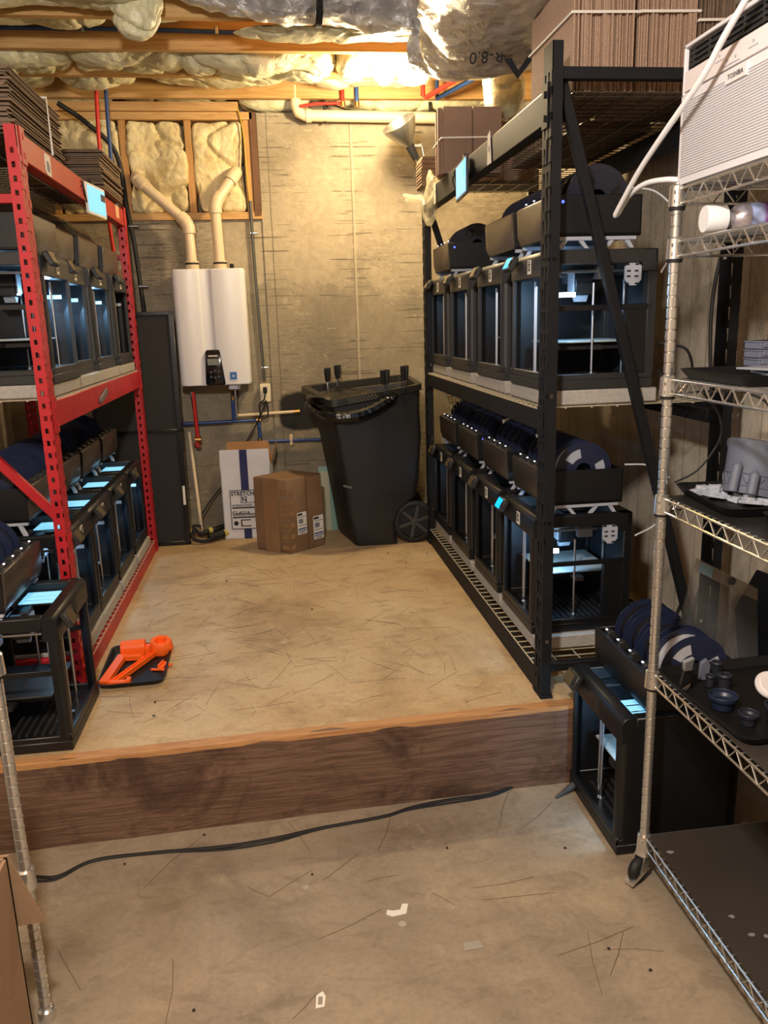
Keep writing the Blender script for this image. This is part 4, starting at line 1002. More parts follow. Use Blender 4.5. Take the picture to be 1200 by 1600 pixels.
mb = MB(); mb.box(.108, .16, -.0042, -.0036, .082, .112, BM); bw(mb, 'print', WB, t)
TX = Matrix.Rotation(PI/2, 4, 'X')
def btext(s, x, z, size, sx=1.0, mt=INK): 
    o = text_mesh('lettering', s, size, mt, None, BM @ T(x, -.0036, z) @ TX @ Matrix.Diagonal((sx, 1, 1, 1)), .0004, 'LEFT', .025); o.parent = t; o.location = -t.location
btext('STRETCH', .052, .274, .034, .95); btext('INTERNATIONAL', .054, .204, .014, 1.1); btext('CLA216', .054, .160, .024, 1.25); btext('N', .112, .238, .038, 1.1)
# dark framed panel leaning
t = thing('mesh_screen_door', 'tall black framed mesh panel leaning between red rack and water heater', 'panel', (-.77, 4.66, 0))
LP = T(-1.03, 4.645, 0.002) @ Matrix.Rotation(math.radians(-4), 4, 'X')
mb = MB(); w_, h_ = .485, 1.325
for b in ((0, w_, 0, .022), (0, w_, h_-.02, h_), (0, .02, 0, h_), (w_-.028, w_, 0, h_), (0, w_, .655, .672)): mb.box(b[0], b[1], 0, .022, b[2], b[3], LP)
bw(mb, 'frame', mat('panel_frame_black', (14, 14, 15), .25), t, bevel=.002)
mb = MB(); mb.box(.018, w_-.02, .008, .012, .02, h_-.018, LP); bw(mb, 'mesh_screen', mat('screen_mesh_dark', (30, 29, 27), .75), t)
mb = MB(); mb.box(w_-.024, w_-.010, -.001, 0, .235, .345, LP); bw(mb, 'sticker', PAPER, t)
# broom handle, paper roller tools, glass
t = thing('wooden_stick', 'thin cream wooden stick leaning on the wall beside dark panel', 'stick', (-.50, 4.82, 0.05))
mb = MB(); mb.tube([(-.492, 4.80, .03), (-.535, 4.95, .62)], .011, 10); bw(mb, 'shaft', PVC, t)
t = thing('hand_tool', 'black caulking tool with yellow markings lying between panel and white box', 'tool', (-.43, 4.72, 0))
mb = MB(); mb.tube([(-.50, 4.70, .045), (-.34, 4.78, .07)], .016, 10); mb.tube([(-.44, 4.66, .03), (-.30, 4.76, .045)], .022, 12); mb.tube(arc([(-.52, 4.68, .09), (-.535, 4.66, .04), (-.48, 4.64, .018), (-.42, 4.65, .03)]), .011, 8); mb.tube(arc([(-.50, 4.70, .05), (-.53, 4.69, .10), (-.49, 4.72, .09)]), .008, 8)
bw(mb, 'body', PLM, t)
mb = MB(); mb.tube([(-.445, 4.722, .056), (-.425, 4.732, .060)], .0185, 10); mb.tube([(-.36, 4.717, .038), (-.34, 4.731, .040)], .0235, 12); bw(mb, 'yellow_label', mat('yellow_label', (190, 170, 90), .6), t)
t = thing('glass_sheet', 'greenish glass sheet leaning at the wall between brown box and bin', 'glass', (.30, 4.85, 0))
mb = MB(); mb.box(0, .17, 0, .006, 0, .39, T(.225, 4.78, .002) @ Matrix.Rotation(math.radians(-12), 4, 'X')); bw(mb, 'sheet', TEAL, t)
mb = MB(); mb.box(0, .05, -.004, -.001, 0, .36, T(.235, 4.775, .002) @ Matrix.Rotation(math.radians(-12), 4, 'X')); bw(mb, 'film', FILM, t)

# wheeled refuse bin
t = thing('wheeled_bin', 'large black wheeled refuse bin by the far end of black rack', 'refuse bin', (.52, 4.6, 0))
BINM = mat('bin_plastic', (24, 25, 26), .55, 0, .08, 30)
def rq(NL, NR, FR, FL, z, r=.03):
    P = [Vector((*p, zz)) for p, zz in zip((NL, NR, FR, FL), z if isinstance(z, (list, tuple)) else [z]*4)]; out = []
    for i in range(4):
        a, b, c_ = P[i-1], P[i], P[(i+1) % 4]; u = (a-b).normalized(); v = (c_-b).normalized()
        for k in range(4):
            s_ = k/3; out.append(b+u*r*(1-s_)**2+v*r*s_**2)
    return out
lev = [rq((.40, 4.385), (.635, 4.375), (.66, 4.72), (.33, 4.74), 0), rq((.388, 4.38), (.625, 4.37), (.66, 4.74), (.315, 4.75), .03), rq((.375, 4.375), (.625, 4.37), (.66, 4.78), (.305, 4.77), .12), rq((.36, 4.37), (.655, 4.37), (.68, 4.78), (.295, 4.77), .20), rq((.355, 4.365), (.745, 4.37), (.76, 4.80), (.285, 4.78), .27),
       rq((.345, 4.355), (.76, 4.36), (.78, 4.82), (.27, 4.80), .38), rq((.315, 4.335), (.785, 4.385), (.79, 4.86), (.235, 4.80), .60), rq((.30, 4.32), (.785, 4.41), (.78, 4.88), (.205, 4.79), [.70, .73, .74, .71]),
       rq((.29, 4.31), (.79, 4.43), (.78, 4.9), (.185, 4.79), [.79, .85, .87, .83])]
mb = MB(); mb.loft(lev+[rq((.305, 4.325), (.775, 4.445), (.765, 4.885), (.20, 4.775), [.79, .85, .87, .83]), rq((.41, 4.40), (.62, 4.39), (.64, 4.70), (.34, 4.72), .06)], cap=True); bw(mb, 'body', BINM, t)
mb = MB(); o1 = rq((.275, 4.285), (.806, 4.43), (.79, 4.93), (.135, 4.80), [.795, .86, .885, .845], .05); o2 = rq((.275, 4.285), (.806, 4.43), (.79, 4.93), (.135, 4.80), [.833, .893, .918, .88], .05)
i2 = rq((.31, 4.33), (.772, 4.46), (.765, 4.89), (.19, 4.775), [.831, .891, .916, .878], .04); i1 = rq((.31, 4.33), (.772, 4.46), (.765, 4.89), (.19, 4.775), [.79, .85, .875, .835], .04)
mb.loft([o1, o2, i2, i1, o1], cap=False); bw(mb, 'rim', mat('bin_rim', (42, 41, 36), .4), t)
mb = MB()
for k in range(9):
    for j in range(3):
        f = .18+.032*k+(.016 if j % 2 else 0); x = .275+(.575)*f; y = 4.285+.13*f-.0015; z = .803+.065*f+j*.010
        mb.cbox((x, y, z), (.010, .004, .006))
bw(mb, 'grip_dots', mat('rim_dots', (90, 86, 70), .5), t)
mb = MB(); mb.box(.0, .05, -.004, .004, -.006, .006, T(.335, 4.352, .36) @ Matrix.Rotation(.3, 4, 'Y')); bw(mb, 'handle_bar', mat('bar_grey', (90, 90, 86), .5), t)
mb = MB(); mb.loft([[(.335, 4.44, .46), (.30, 4.62, .50), (.31, 4.60, .30), (.345, 4.42, .26)], [(.33, 4.43, .46), (.296, 4.61, .50), (.306, 4.60, .30), (.34, 4.41, .26)]]); bw(mb, 'grip_recess', PLM, t)
wl = None
for y in (4.40, 4.80):
    mb = MB(); MW = T(.735, y, .122) @ Matrix.Rotation(PI/2, 4, 'X')
    mb.lathe([(.108, -.022), (.120, -.016), (.122, 0), (.120, .016), (.108, .022), (.094, .020), (.090, .004), (.090, -.004), (.094, -.020), (.108, -.022)], 30, MW, False)
    wl = bw(mb, 'wheel', RUB, t)
    mb = MB(); mb.lathe([(.0, .016), (.018, .014), (.020, -.014), (.0, -.016)], 14, MW)
    for k in range(6):
        mb.box(.015, .092, -.009, .009, -.014, .014, MW @ RZ(k*PI/3+.3))
    bw(mb, 'hub', mat('hub_grey', (62, 62, 60), .5), wl).location = (0, 0, 0)
    mb = MB(); mb.lathe([(.09, -.003), (.09, .003), (.0, .003)], 24, MW); bw(mb, 'wheel_disc', PLM, wl).location = (0, 0, 0)
# liner bag and spring clamps
o = weld(blob(.16, .58, 4.34, 4.80, .80, .862, 61, .7, 26, 22, 5, 2.4, 8).build('bin_liner', mat('bag_black', (10, 10, 11), .22, 0, 0, 1, .5, 30))); tag(o, 'glossy black bin liner bunched inside the wheeled bin opening', 'bin bag')
mb = MB(); mb.tube(arc([(.17, 4.62, .79), (.25, 4.33, .755), (.36, 4.275, .745), (.48, 4.30, .765), (.60, 4.335, .82), (.64, 4.35, .855)], 10), [.018+.012*math.sin(i/50*PI)+.003*math.sin(i*2.1) for i in range(51)], 8)
tag(mb.build('bin_liner', MATS['bag_black']), 'black bin liner edge folded over the outside of the bin rim', 'bin bag')
def clampo(label, loc, rz, tiltx=0):
    t = thing('spring_clamp', label, 'clamp', loc, rz, 'black spring clamps on the bin rim')
    def jaws(mb):
        for s in (-1, 1): mb.tube([(s*.012, 0, .0), (s*.016, 0, .04), (s*.004, 0, .075)], .004, 6)
        mb.cyl((0, -.008, .045), (0, .008, .045), .012, 12)
    part('jaws', 0, jaws, STEEL, t)
    for s in (-1, 1):
        part('handle', s, lambda mb, s=s: mb.tube([(s*.012, 0, .055), (s*.022, 0, .095), (s*.026, 0, .130)], [.012, .015, .014], 8), PLM, t)
        part('jaw_pad', s, lambda mb, s=s: mb.cbox((s*.010, 0, -.002), (.014, .018, .022)), PLM, t, bevel=.002)
clampo('spring clamp on the bin liner, leftmost', (.30, 4.74, .85), 1.3); clampo('spring clamp on the bin liner, second from left', (.365, 4.82, .86), 1.2)
clampo('spring clamp on the near bin rim, middle', (.585, 4.36, .85), .9); clampo('spring clamp on the near bin rim, close to the rack', (.70, 4.41, .865), 1.0)

# ---------------------------------------------------------------- chrome wire shelving, right
def chrome_post(name, x, y, z0, z1, parent, taper=.0125):
    mb = MB(); r = taper; prof = [(0, z0), (r, z0)]; z = z0+.01
    while z < z1-.01:
        prof += [(r, z), (r*.80, z+.0008), (r*.80, z+.0034), (r, z+.0042)]; z += .0254
    prof += [(r, z1), (0, z1)]
    mb.lathe(prof, 16, T(x, y, 0), cap=False); return bw(mb, name, CHR, parent)
def wire_shelf(parent, x0, x1, y0, y1, z, mt, liner=None, truss=.032, collars=((0, 1),)):
    """x0 aisle side; truss edge all round, wires across"""
    mb = MB()
    for (a, b) in (((x0, y0), (x0, y1)), ((x1, y0), (x1, y1)), ((x0, y1), (x1, y1)), ((x0, y0), (x1, y0))):
        A = Vector((*a, z)); B = Vector((*b, z)); n = max(2, int((B-A).length/.055))
        mb.tube([A, B], .0032, 7); mb.tube([A-Vector((0, 0, truss)), B-Vector((0, 0, truss))], .0032, 7)
        pts = []
        for k in range(2*n+1):
            p = A+(B-A)*(k/(2*n)); pts.append(p-Vector((0, 0, truss if k % 2 else 0)))
        mb.tube(pts, .0024, 6)
    e = bw(mb, 'shelf_edge', mt, parent)
    mb = MB(); n = int((y1-y0)/.025)
    for k in range(1, n): yy = y0+(y1-y0)*k/n; mb.tube([(x0, yy, z+.002), (x1, yy, z+.002)], .0019, 5)
    for f in (.33, .66): xx = x0+(x1-x0)*f; mb.tube([(xx, y0, z-.002), (xx, y1, z-.002)], .003, 6)
    bw(mb, 'shelf_wires', mt, parent)
    for (x, y) in ((x0, y1), (x1, y1), (x0, y0), (x1, y0)):
        mb = MB(); mb.lathe([(.0128, -.036), (.0205, -.038), (.0185, .006), (.0135, .010)], 18, T(x, y, z)); mb.cbox((x-.012, y-.012, z-.008), (.006, .006, .008)); mb.cbox((x-.012, y-.012, z-.028), (.006, .006, .008)); bw(mb, 'collar', mt, parent)
        mb = MB(); mb.lathe([(.013, -.046), (.0172, -.045), (.0178, -.036), (.013, -.036)], 16, T(x, y, z)); bw(mb, 'sleeve', PLM, parent)
    if liner:
        mb = MB(); mb.box(x0+.006, x1-.006, y0+.01, y1-.006, z+.0045, z+.007); bw(mb, 'shelf_liner', liner, parent)
t = thing('wire_shelving', 'chrome wire shelving unit on casters at right, holding the air conditioner', 'shelving', (1.15, 1.25, -.282))
SX0, SX1, SY0, SY1 = .924, 1.37, .66, 1.83
for (x, y) in ((SX0, SY1), (SX1, SY1), (SX0, SY0), (SX1, SY0)):
    chrome_post('post', x, y, -.185, 1.52, t)
LIN = mat('liner_dark', (62, 57, 52), .3, 0, .12, 4)
for z, ln in ((1.508, None), (1.395, None), (1.083, None), (.795, mat('liner_smoke', (40, 40, 38), .3, alpha=.8)), (.330, LIN), (-.150, LIN)):
    wire_shelf(t, SX0, SX1, SY0, SY1, z, CHR, ln)
def caster(x, y, parent, ang):
    M = T(x, y, -.19) @ RZ(ang)
    mb = MB(); mb.lathe([(0, .015), (.014, .012), (.02, .0), (.022, -.012), (.0, -.014)], 16, M)
    for s in (-1, 1): mb.prism([(-.018, -.012), (.02, -.012), (-.012, -.062), (-.034, -.058)], 'x', s*.015-.0015, s*.015+.0015, M)
    mb.box(-.017, .017, -.018, .02, -.016, -.010, M); cs = bw(mb, 'caster', CHR, parent)
    mb = MB(); mb.lathe([(.0, -.012), (.030, -.0125), (.036, -.006), (.0375, 0), (.036, .006), (.030, .0125), (.0, .012)], 22, M @ T(0, -.022, -.0535) @ Matrix.Rotation(PI/2, 4, 'Y'))
    w_ = bw(mb, 'wheel', RUB, cs); w_.location = (0, 0, 0)
    mb = MB(); mb.prism([(-.062, -.072), (-.03, -.060), (.01, -.052), (.012, -.060), (-.03, -.072), (-.062, -.082)], 'x', -.014, .014, M); b_ = bw(mb, 'brake_pedal', CHR, cs); b_.location = (0, 0, 0)
caster(SX0, SY1, t, math.radians(-60)); caster(SX1, SY1, t, .6); caster(SX0, SY0, t, .3); caster(SX1, SY0, t, .9)

# window air conditioner on the top shelf
t = thing('air_conditioner', 'white window air conditioner with black vent grille on the top chrome shelf', 'air conditioner', (.928, 1.385, 1.516))
Lh = .45; HH = .285
mb = MB(); mb.box(.012, .40, -Lh, Lh, 0, HH); mb.build('housing', mat('ac_white', (206, 204, 206), .45), t, bevel=.012)
mb = MB(); mb.box(-.004, .014, -Lh, Lh, .0, .186)
for k in range(30): mb.prism([(-.0075, .016+k*.0052), (-.004, .0145+k*.0052), (-.004, .0188+k*.0052)], 'y', -Lh+.02, Lh-.015)
mb.build('front_grille', MATS['ac_white'], t)
mb = MB(); mb.box(-.003, .014, -Lh, Lh, .189, .232); cp = mb.build('control_strip', mat('ac_panel', (212, 204, 202), .3), t, bevel=.002)
mb = MB()
for (y, z) in ((.36, .215), (.30, .222), (.27, .205), (.24, .205), (.18, .214), (.06, .218), (.0, .222), (-.05, .212), (-.1, .216)):
    mb.lathe([(.003, 0), (.003, .0008), (.0, .0008)], 8, T(-.003, y, z) @ Matrix.Rotation(-PI/2, 4, 'Y'))
    mb.box(-.0036, -.003, y-.016, y+.016, z-.010, z-.008)
mb.build('button_marks', mat('mark_grey', (150, 150, 160), .6), cp)
mb = MB(); mb.box(.004, .014, -Lh, Lh, .232, HH); vg = mb.build('vent_recess', PLM, t)
mb = MB()
for k in range(4): mb.box(-.001, .004, -Lh+.02, Lh-.02, .237+k*.011, .2405+k*.011)
for k in range(14): mb.box(-.0006, .004, -Lh+.03+k*.064, -.0+-Lh+.034+k*.064, .236, .276)
mb.build('louvre', PLG, vg)
mb = MB(); mb.box(-.004, .016, -Lh, Lh, .277, HH+.002); mb.box(-.004, .016, Lh-.008, Lh, .18, HH); mb.build('top_bezel', MATS['ac_white'], t, bevel=.002)
mb = MB(); mb.box(-.010, -.004, .188, .262, .158, .180); bd = mb.build('badge', MATS['ac_panel'], t)
text_mesh('badge_lettering', 'TOSHIBA', .0135, INK, bd, T(-.0105, .225, .169) @ RZ(-PI/2) @ TX, .0003)
# white cord looping down in front of the air conditioner
pts = [(.885, 1.30, 1.93), (.885, 1.45, 1.84), (.885, 1.534, 1.786), (.885, 1.604, 1.745), (.885, 1.681, 1.693), (.885, 1.825, 1.628), (.885, 1.947, 1.57), (.885, 2.032, 1.518), (.885, 2.08, 1.486),
       (.892, 2.078, 1.490), (.898, 2.03, 1.524), (.905, 1.96, 1.540), (.92, 1.89, 1.538), (.95, 1.858, 1.532), (1.05, 1.86, 1.53)]
mb = MB(); mb.tube(arc(pts, 10), .0065, 10); tag(mb.build('white_hose', WHITE), 'thick white cord looping in front of the air conditioner', 'cord')
def cord(label, pts, r, mt, name='cord', cat='cord'):
    mb = MB(); mb.tube(arc(pts, 8), r, 6); return tag(mb.build(name, mt), label, cat)
WT = mat('tube_white', (200, 204, 210), .3)
cord('thin white filament tube arching beside the chrome post, middle shelf height', [(1.13, 2.55, 1.62), (1.19, 2.5, 1.60), (1.235, 2.45, 1.53), (1.24, 2.45, 1.44), (1.21, 2.48, 1.36)], .003, WT, 'filament_tube')
cord('thin white filament tube arching behind the nearest bottom printer, upper loop', [(1.17, 2.60, .735), (1.25, 2.58, .73), (1.31, 2.55, .69)], .003, WT, 'filament_tube')
cord('thin white filament tube arching behind the nearest bottom printer, lower loop', [(1.31, 2.55, .60), (1.27, 2.55, .53), (1.20, 2.56, .49)], .003, WT, 'filament_tube')
cord('black cable hanging down the right wall behind the chrome post', [(1.47, 2.36, 2.0), (1.44, 2.4, 1.7), (1.40, 2.5, 1.3), (1.42, 2.5, .9)], .006, RUB)
cord('black cable loop on the right wall below the third chrome shelf', [(1.30, 2.15, 1.02), (1.36, 2.1, .98), (1.38, 2.1, .88), (1.33, 2.12, .80), (1.28, 2.15, .80)], .004, RUB)
cord('black cable loop behind the nearest middle-shelf printer', [(1.25, 2.55, 1.14), (1.32, 2.5, 1.12), (1.34, 2.5, 1.03), (1.27, 2.52, 1.02), (1.24, 2.53, 1.06)], .005, RUB)
cord('tangled black cables on the platform behind the nearest bottom printer', [(1.26, 2.50, .02), (1.30, 2.45, .20), (1.36, 2.5, .24), (1.40, 2.52, .05), (1.30, 2.56, .02), (1.25, 2.5, .10), (1.34, 2.46, .14), (1.42, 2.5, .30)], .006, RUB)
cord('thin grey cable arcing right of the chrome post below third shelf', [(1.0, 1.80, 1.05), (1.06, 1.83, .99), (1.07, 1.84, .93), (1.02, 1.84, .86), (.96, 1.84, .83)], .0028, PLG)

# spray can on the second shelf
t = thing('spray_can', 'spray can with white cap and purple label lying on second chrome shelf', 'spray can', (.93, 1.72, 1.431), rz=math.radians(-6))
MY = Matrix.Rotation(PI/2, 4, 'Y')
mb = MB(); mb.lathe([(0, .0), (.027, .0), (.0285, .004), (.027, .045), (.024, .047), (0, .047)], 24, MY); mb.build('cap', WHITE, t)
mb = MB(); mb.lathe([(0, .044), (.017, .046), (.019, .060), (.026, .066), (.032, .085), (.033, .09), (.031, .093)], 24, MY, False); mb.build('collar', mat('can_metal', (210, 205, 215), .25, .8), t)
mb = MB(); mb.lathe([(.031, .092), (.032, .10), (.032, .25), (.0, .252)], 28, MY)
mt, nt, b = nodes_mat('can_label'); tc = nt.nodes.new('ShaderNodeTexCoord'); sx = nt.nodes.new('ShaderNodeSeparateXYZ'); nt.links.new(tc.outputs['Object'], sx.inputs[0])
mr = math_(nt, 'ADD', math_(nt, 'DIVIDE', math_(nt, 'SUBTRACT', sx.outputs[0], .09), .16), math_(nt, 'MULTIPLY', math_(nt, 'SUBTRACT', tex_noise(nt, tc.outputs['Object'], 30, 4), .5), .16))
nt.links.new(ramp(nt, mr, [(.0, lin((150, 165, 205))), (.14, lin((160, 170, 205))), (.2, lin((120, 55, 130))), (.5, lin((135, 60, 140))), (.58, lin((90, 100, 130))), (1, lin((60, 70, 95)))]).outputs[0], b.inputs['Base Color']); b.inputs['Roughness'].default_value = .3
mb.build('can_body', mt, t)

# trays and printed parts on the shelves
def tray(label, M, w_, d_, h=.022, name='tray'):
    t = thing(name, label, 'tray', M.translation, rot=M.to_euler())
    def rr(w, d, z, r=.03): return [Vector((sx*(w/2-r)+r*math.cos(a), sy*(d/2-r)+r*math.sin(a), z)) for (sx, sy, a0) in ((1, 1, 0), (-1, 1, PI/2), (-1, -1, PI), (1, -1, 1.5*PI)) for a in (a0, a0+PI/6, a0+PI/3, a0+PI/2)]
    mb = MB(); mb.loft([rr(w_-.03, d_-.03, .0), rr(w_-.002, d_-.002, h-.002), rr(w_, d_, h), rr(w_-.012, d_-.012, h), rr(w_-.036, d_-.036, .003)]); mb.build('pan', TRAY, t); return t
def simple(name, label, cat, mb, mt, loc=(0, 0, 0), rz=0, bevel=.001, group=None, rot=None):
    o = mb.build(name, mt, None, bevel=bevel, loc=loc); o.rotation_euler = rot if rot else (0, 0, rz); return tag(o, label, cat, group)
tray('black tray with grey flat plates on the third chrome shelf', T(1.13, 1.66, 1.089), .40, .30)
mb = MB(); mb.box(-.07, .07, -.05, .05, 0, .005); simple('grey_plate', 'flat grey plate lying across the tray on third chrome shelf', 'plate', mb, GREYP, (1.09, 1.66, 1.112), .3)
mb = MB(); mb.box(-.06, .07, -.045, .05, 0, .006); simple('grey_plate', 'lower flat grey plate partly beneath another on third chrome shelf', 'plate', mb, LGP, (1.11, 1.655, 1.101), -.2)
for k, (x, n, lb) in enumerate(((1.125, 3, 'left'), (1.215, 3, 'right'))):
    for j in range(n):
        mb = MB(); mb.box(-.04, .04, -.03, .03, 0, .018); mb.box(-.034, .034, -.033, -.03, .004, .014); mb.box(-.042, .042, -.032, .032, .014, .018)
        simple('parts_case', 'small blue-grey plastic case, %s stack on third chrome shelf, %s' % (lb, ('bottom', 'middle', 'top')[j]), 'case', mb, mat('case_bluegrey', (104, 108, 124), .35, alpha=.9), (x, 1.755, 1.113+.0195*j), .03*j, group='cases on the third shelf')
tray('black tray of pale printed parts on the fourth chrome shelf', T(1.10, 1.70, .803) @ RZ(-.1), .30, .30)
# big grey canister leaning on side tubes
t = thing('grey_canister', 'large dark grey printed canister with ridged band, tilted on fourth shelf', 'container', (1.085, 1.72, .816), rot=(math.radians(-8), math.radians(14), 0))
DG = mat('slate_print', (96, 102, 116), .55, 0, .06, 40)
mb = MB(); mb.lathe([(.0, .0), (.060, .0), (.062, .01), (.068, .10), (.073, .112), (.073, .122), (.070, .124), (.0, .1235)], 36); mb.build('body', DG, t)
mb = MB()
for k in range(16):
    a = k*2*PI/16
    for s in (-1, 1): mb.tube([(.064*math.cos(a), .064*math.sin(a), .022), (.0665*math.cos(a+s*.2), .0665*math.sin(a+s*.2), .042)], .0014, 4)
mb.tube([(.0655*math.cos(i*PI/18), .0655*math.sin(i*PI/18), .045) for i in range(37)], .0016, 5); mb.tube([(.0635*math.cos(i*PI/18), .0635*math.sin(i*PI/18), .018) for i in range(37)], .0016, 5)
mb.build('relief_band', DG, t)
for (a, h) in ((3.6, .060), (4.15, .045), (.4, .10)):
    mb = MB(); mb.tube([(.075*math.cos(a), .075*math.sin(a), .0), (.075*math.cos(a), .075*math.sin(a), h), (.072*math.cos(a), .072*math.sin(a), h+.01)], [.011, .011, .004], 12); mb.build('side_tube', DG, t)
rnd = random.Random(3)
def clip_part(mb, k):
    r = random.Random(k); a, b, h = r.uniform(.018, .030), r.uniform(.012, .02), r.uniform(.010, .020)
    mb.box(-a, a, -b, b, 0, h*.6); mb.box(-a, -a*.3, -b, b*.2, h*.6, h); mb.box(a*.2, a, -b*.6, b, h*.6, h*1.1); mb.box(-a*.2, a*.2, -b-.006, -b, 0, h*.5)
SP4 = [(1.005, 1.80), (1.035, 1.78), (1.02, 1.745), (1.055, 1.745), (1.045, 1.705), (1.075, 1.69), (1.06, 1.66), (1.10, 1.655), (1.13, 1.64), (1.165, 1.64), (1.03, 1.815)]
PL = ['at the far left corner of', 'behind the left edge of', 'along the left rim of', 'beside the canister tubes on', 'left centre of', 'in front of the canister tubes on', 'at the near left side of', 'near the front rim of', 'front middle of', 'front right of', 'furthest back on']
for k, (x, y) in enumerate(SP4):
    mb = MB(); clip_part(mb, k); simple('printed_part', 'pale grey printed clip %s the fourth shelf tray' % PL[k], 'printed part', mb, LGP, (x, y, .808), rnd.uniform(-1, 1), group='pale printed clips on the fourth shelf', rot=(rnd.uniform(-.2, .2), rnd.uniform(-.2, .2), rnd.uniform(-1, 1)))
tray('small black tray at the near right end of the fourth chrome shelf', T(1.10, 1.44, .803), .22, .20)
for k, (x, y) in enumerate(((1.05, 1.50), (1.085, 1.50), (1.04, 1.455), (1.075, 1.45), (1.11, 1.47))):
    mb = MB(); clip_part(mb, k+20); mb.lathe([(0, 0), (.02, 0), (.018, .012), (0, .014)], 14)
    simple('printed_part', 'white printed piece %s the small near tray, fourth shelf' % ['at the back left of', 'at the back centre of', 'at the left of', 'at the middle of', 'at the right of'][k], 'printed part', mb, mat('print_white', (206, 208, 214), .55), (x, y, .807), k, group='white printed pieces in the near tray')
# fifth shelf: dark bowls, tubes, scraper, lid
tray('large black tray of dark printed parts on the fifth chrome shelf', T(1.10, 1.62, .338) @ RZ(.05), .36, .38)
DK = mat('dark_print', (34, 37, 46), .42, 0, .1)
def cup(mb, r, h, n=28, w_=.003): mb.lathe([(0, 0), (r*.72, 0), (r*.76, .004), (r*.8, h*.55), (r, h*.72), (r, h), (r-w_, h), (r-w_, h*.74), (r*.8-w_, h*.55), (r*.7, .006), (0, .006)], n)
mb = MB(); cup(mb, .033, .034); simple('dark_bowl', 'round dark blue bowl at the centre left of the fifth shelf tray', 'bowl', mb, mat('bowl_navy', (30, 40, 62), .4), (1.005, 1.60, .342))
mb = MB(); cup(mb, .023, .028); simple('dark_bowl', 'small black flanged cup nearer the camera on fifth shelf tray', 'bowl', mb, DK, (1.02, 1.52, .342))
mb = MB(); cup(mb, .03, .04); simple('dark_bowl', 'black cup at the right under the white disc, fifth shelf', 'bowl', mb, DK, (1.09, 1.52, .342))
mb = MB(); mb.lathe([(0, 0), (.034, 0), (.036, .006), (.033, .012), (.026, .010), (.024, .013), (.018, .011), (0, .012)], 36); simple('stepped_disc', 'round white stepped disc tilted at the right of fifth shelf', 'disc', mb, mat('lid_white', (222, 216, 214), .5), (1.12, 1.60, .385), rot=(math.radians(38), math.radians(-8), 0))
for k, (x, y, h, r) in enumerate(((.99, 1.735, .045, .012), (1.055, 1.68, .045, .014), (1.08, 1.76, .04, .012), (1.035, 1.71, .03, .010))):
    mb = MB(); mb.lathe([(0, 0), (r, 0), (r*1.05, h), (r*.6, h), (r*.6, h*.3), (0, h*.3)], 18); mb.lathe([(r*1.05, h*.8), (r*1.25, h*.82), (r*1.25, h*.95), (r*1.05, h)], 16, None, False)
    simple('dark_fitting', 'black tubular fitting %s fifth shelf tray' % ['at the back left of the', 'centre of the', 'at the back right of the', 'between the two larger fittings on the'][k], 'fitting', mb, DK, (x, y, .342), group='black fittings on the fifth shelf tray')
t = thing('scraper', 'dark scraper tool with a lighter blade standing on fifth shelf tray', 'tool', (.965, 1.70, .345), rot=(math.radians(15), math.radians(-15), .3))
mb = MB(); mb.prism([(-.012, 0), (.012, 0), (.020, .025), (.012, .06), (-.010, .07), (-.018, .03)], 'y', -.003, .003); mb.build('blade', PLG, t, bevel=.001)
mb = MB(); mb.prism([(-.014, 0), (.010, 0), (.014, .012), (-.018, .012)], 'y', -.004, .004); mb.build('blade_tip', mat('tip_bronze', (120, 110, 96), .4), t)
mb = MB(); mb.prism([(-.010, .07), (.012, .06), (.02, .095), (-.012, .10)], 'y', -.005, .005); mb.build('handle', GREYP, t, bevel=.001)
mb = MB(); mb.prism([(-.012, 0), (.012, 0), (.014, .04), (.004, .055), (-.010, .045)], 'y', -.006, .006); simple('grey_part', 'small blue-grey bracket standing behind the dark fittings', 'printed part', mb, DG, (1.04, 1.75, .342))
# scraps on the bottom shelf
SCR = mat('scrap_grey', (132, 128, 122), .6)
for k, (x, y) in enumerate(((.955, 1.745), (.985, 1.50), (1.03, 1.43), (1.055, 1.42), (1.0, 1.44), (1.045, 1.415))):
    mb = MB(); r = random.Random(k); n = 7; mb.prism([(math.cos(i*2*PI/n)*r.uniform(.004, .013), math.sin(i*2*PI/n)*r.uniform(.004, .010)) for i in range(n)], 'z', 0, .0015)
    simple('plastic_scrap', 'grey plastic scrap on the bottom chrome shelf, %s' % ['by the post collar', 'on its front edge', 'centre cluster', 'centre cluster, right piece', 'left of the centre cluster', 'centre cluster, nearest piece'][k], 'scrap', mb, SCR, (x, y, -.1425))
# acrylic lid leaning behind
t = thing('acrylic_sheet', 'clear acrylic printer lid with round knob leaning against the wall', 'panel', (1.25, 2.0, .22))
A_, B_, C_, D2 = Vector((1.175, 2.1, .545)), Vector((1.385, 2.12, .43)), Vector((1.36, 2.04, .18)), Vector((1.10, 2.06, .30))
nn = (B_-A_).cross(D2-A_).normalized()*.004
mb = MB(); mb.loft([[A_, B_, C_, D2], [p+nn for p in (A_, B_, C_, D2)]]); bw(mb, 'sheet', CLR, t)
def quadlerp(u, v): return (A_*(1-u)+B_*u)*(1-v)+(D2*(1-u)+C_*u)*v
mb = MB(); mb.loft([[quadlerp(*p)-nn*.3 for p in ((0, 0), (1, 0), (1, .14), (0, .14))], [quadlerp(*p)-nn*.8 for p in ((0, 0), (1, 0), (1, .14), (0, .14))]]); bw(mb, 'edge_strip', glass('edge_film', (170, 160, 150), .4), t)
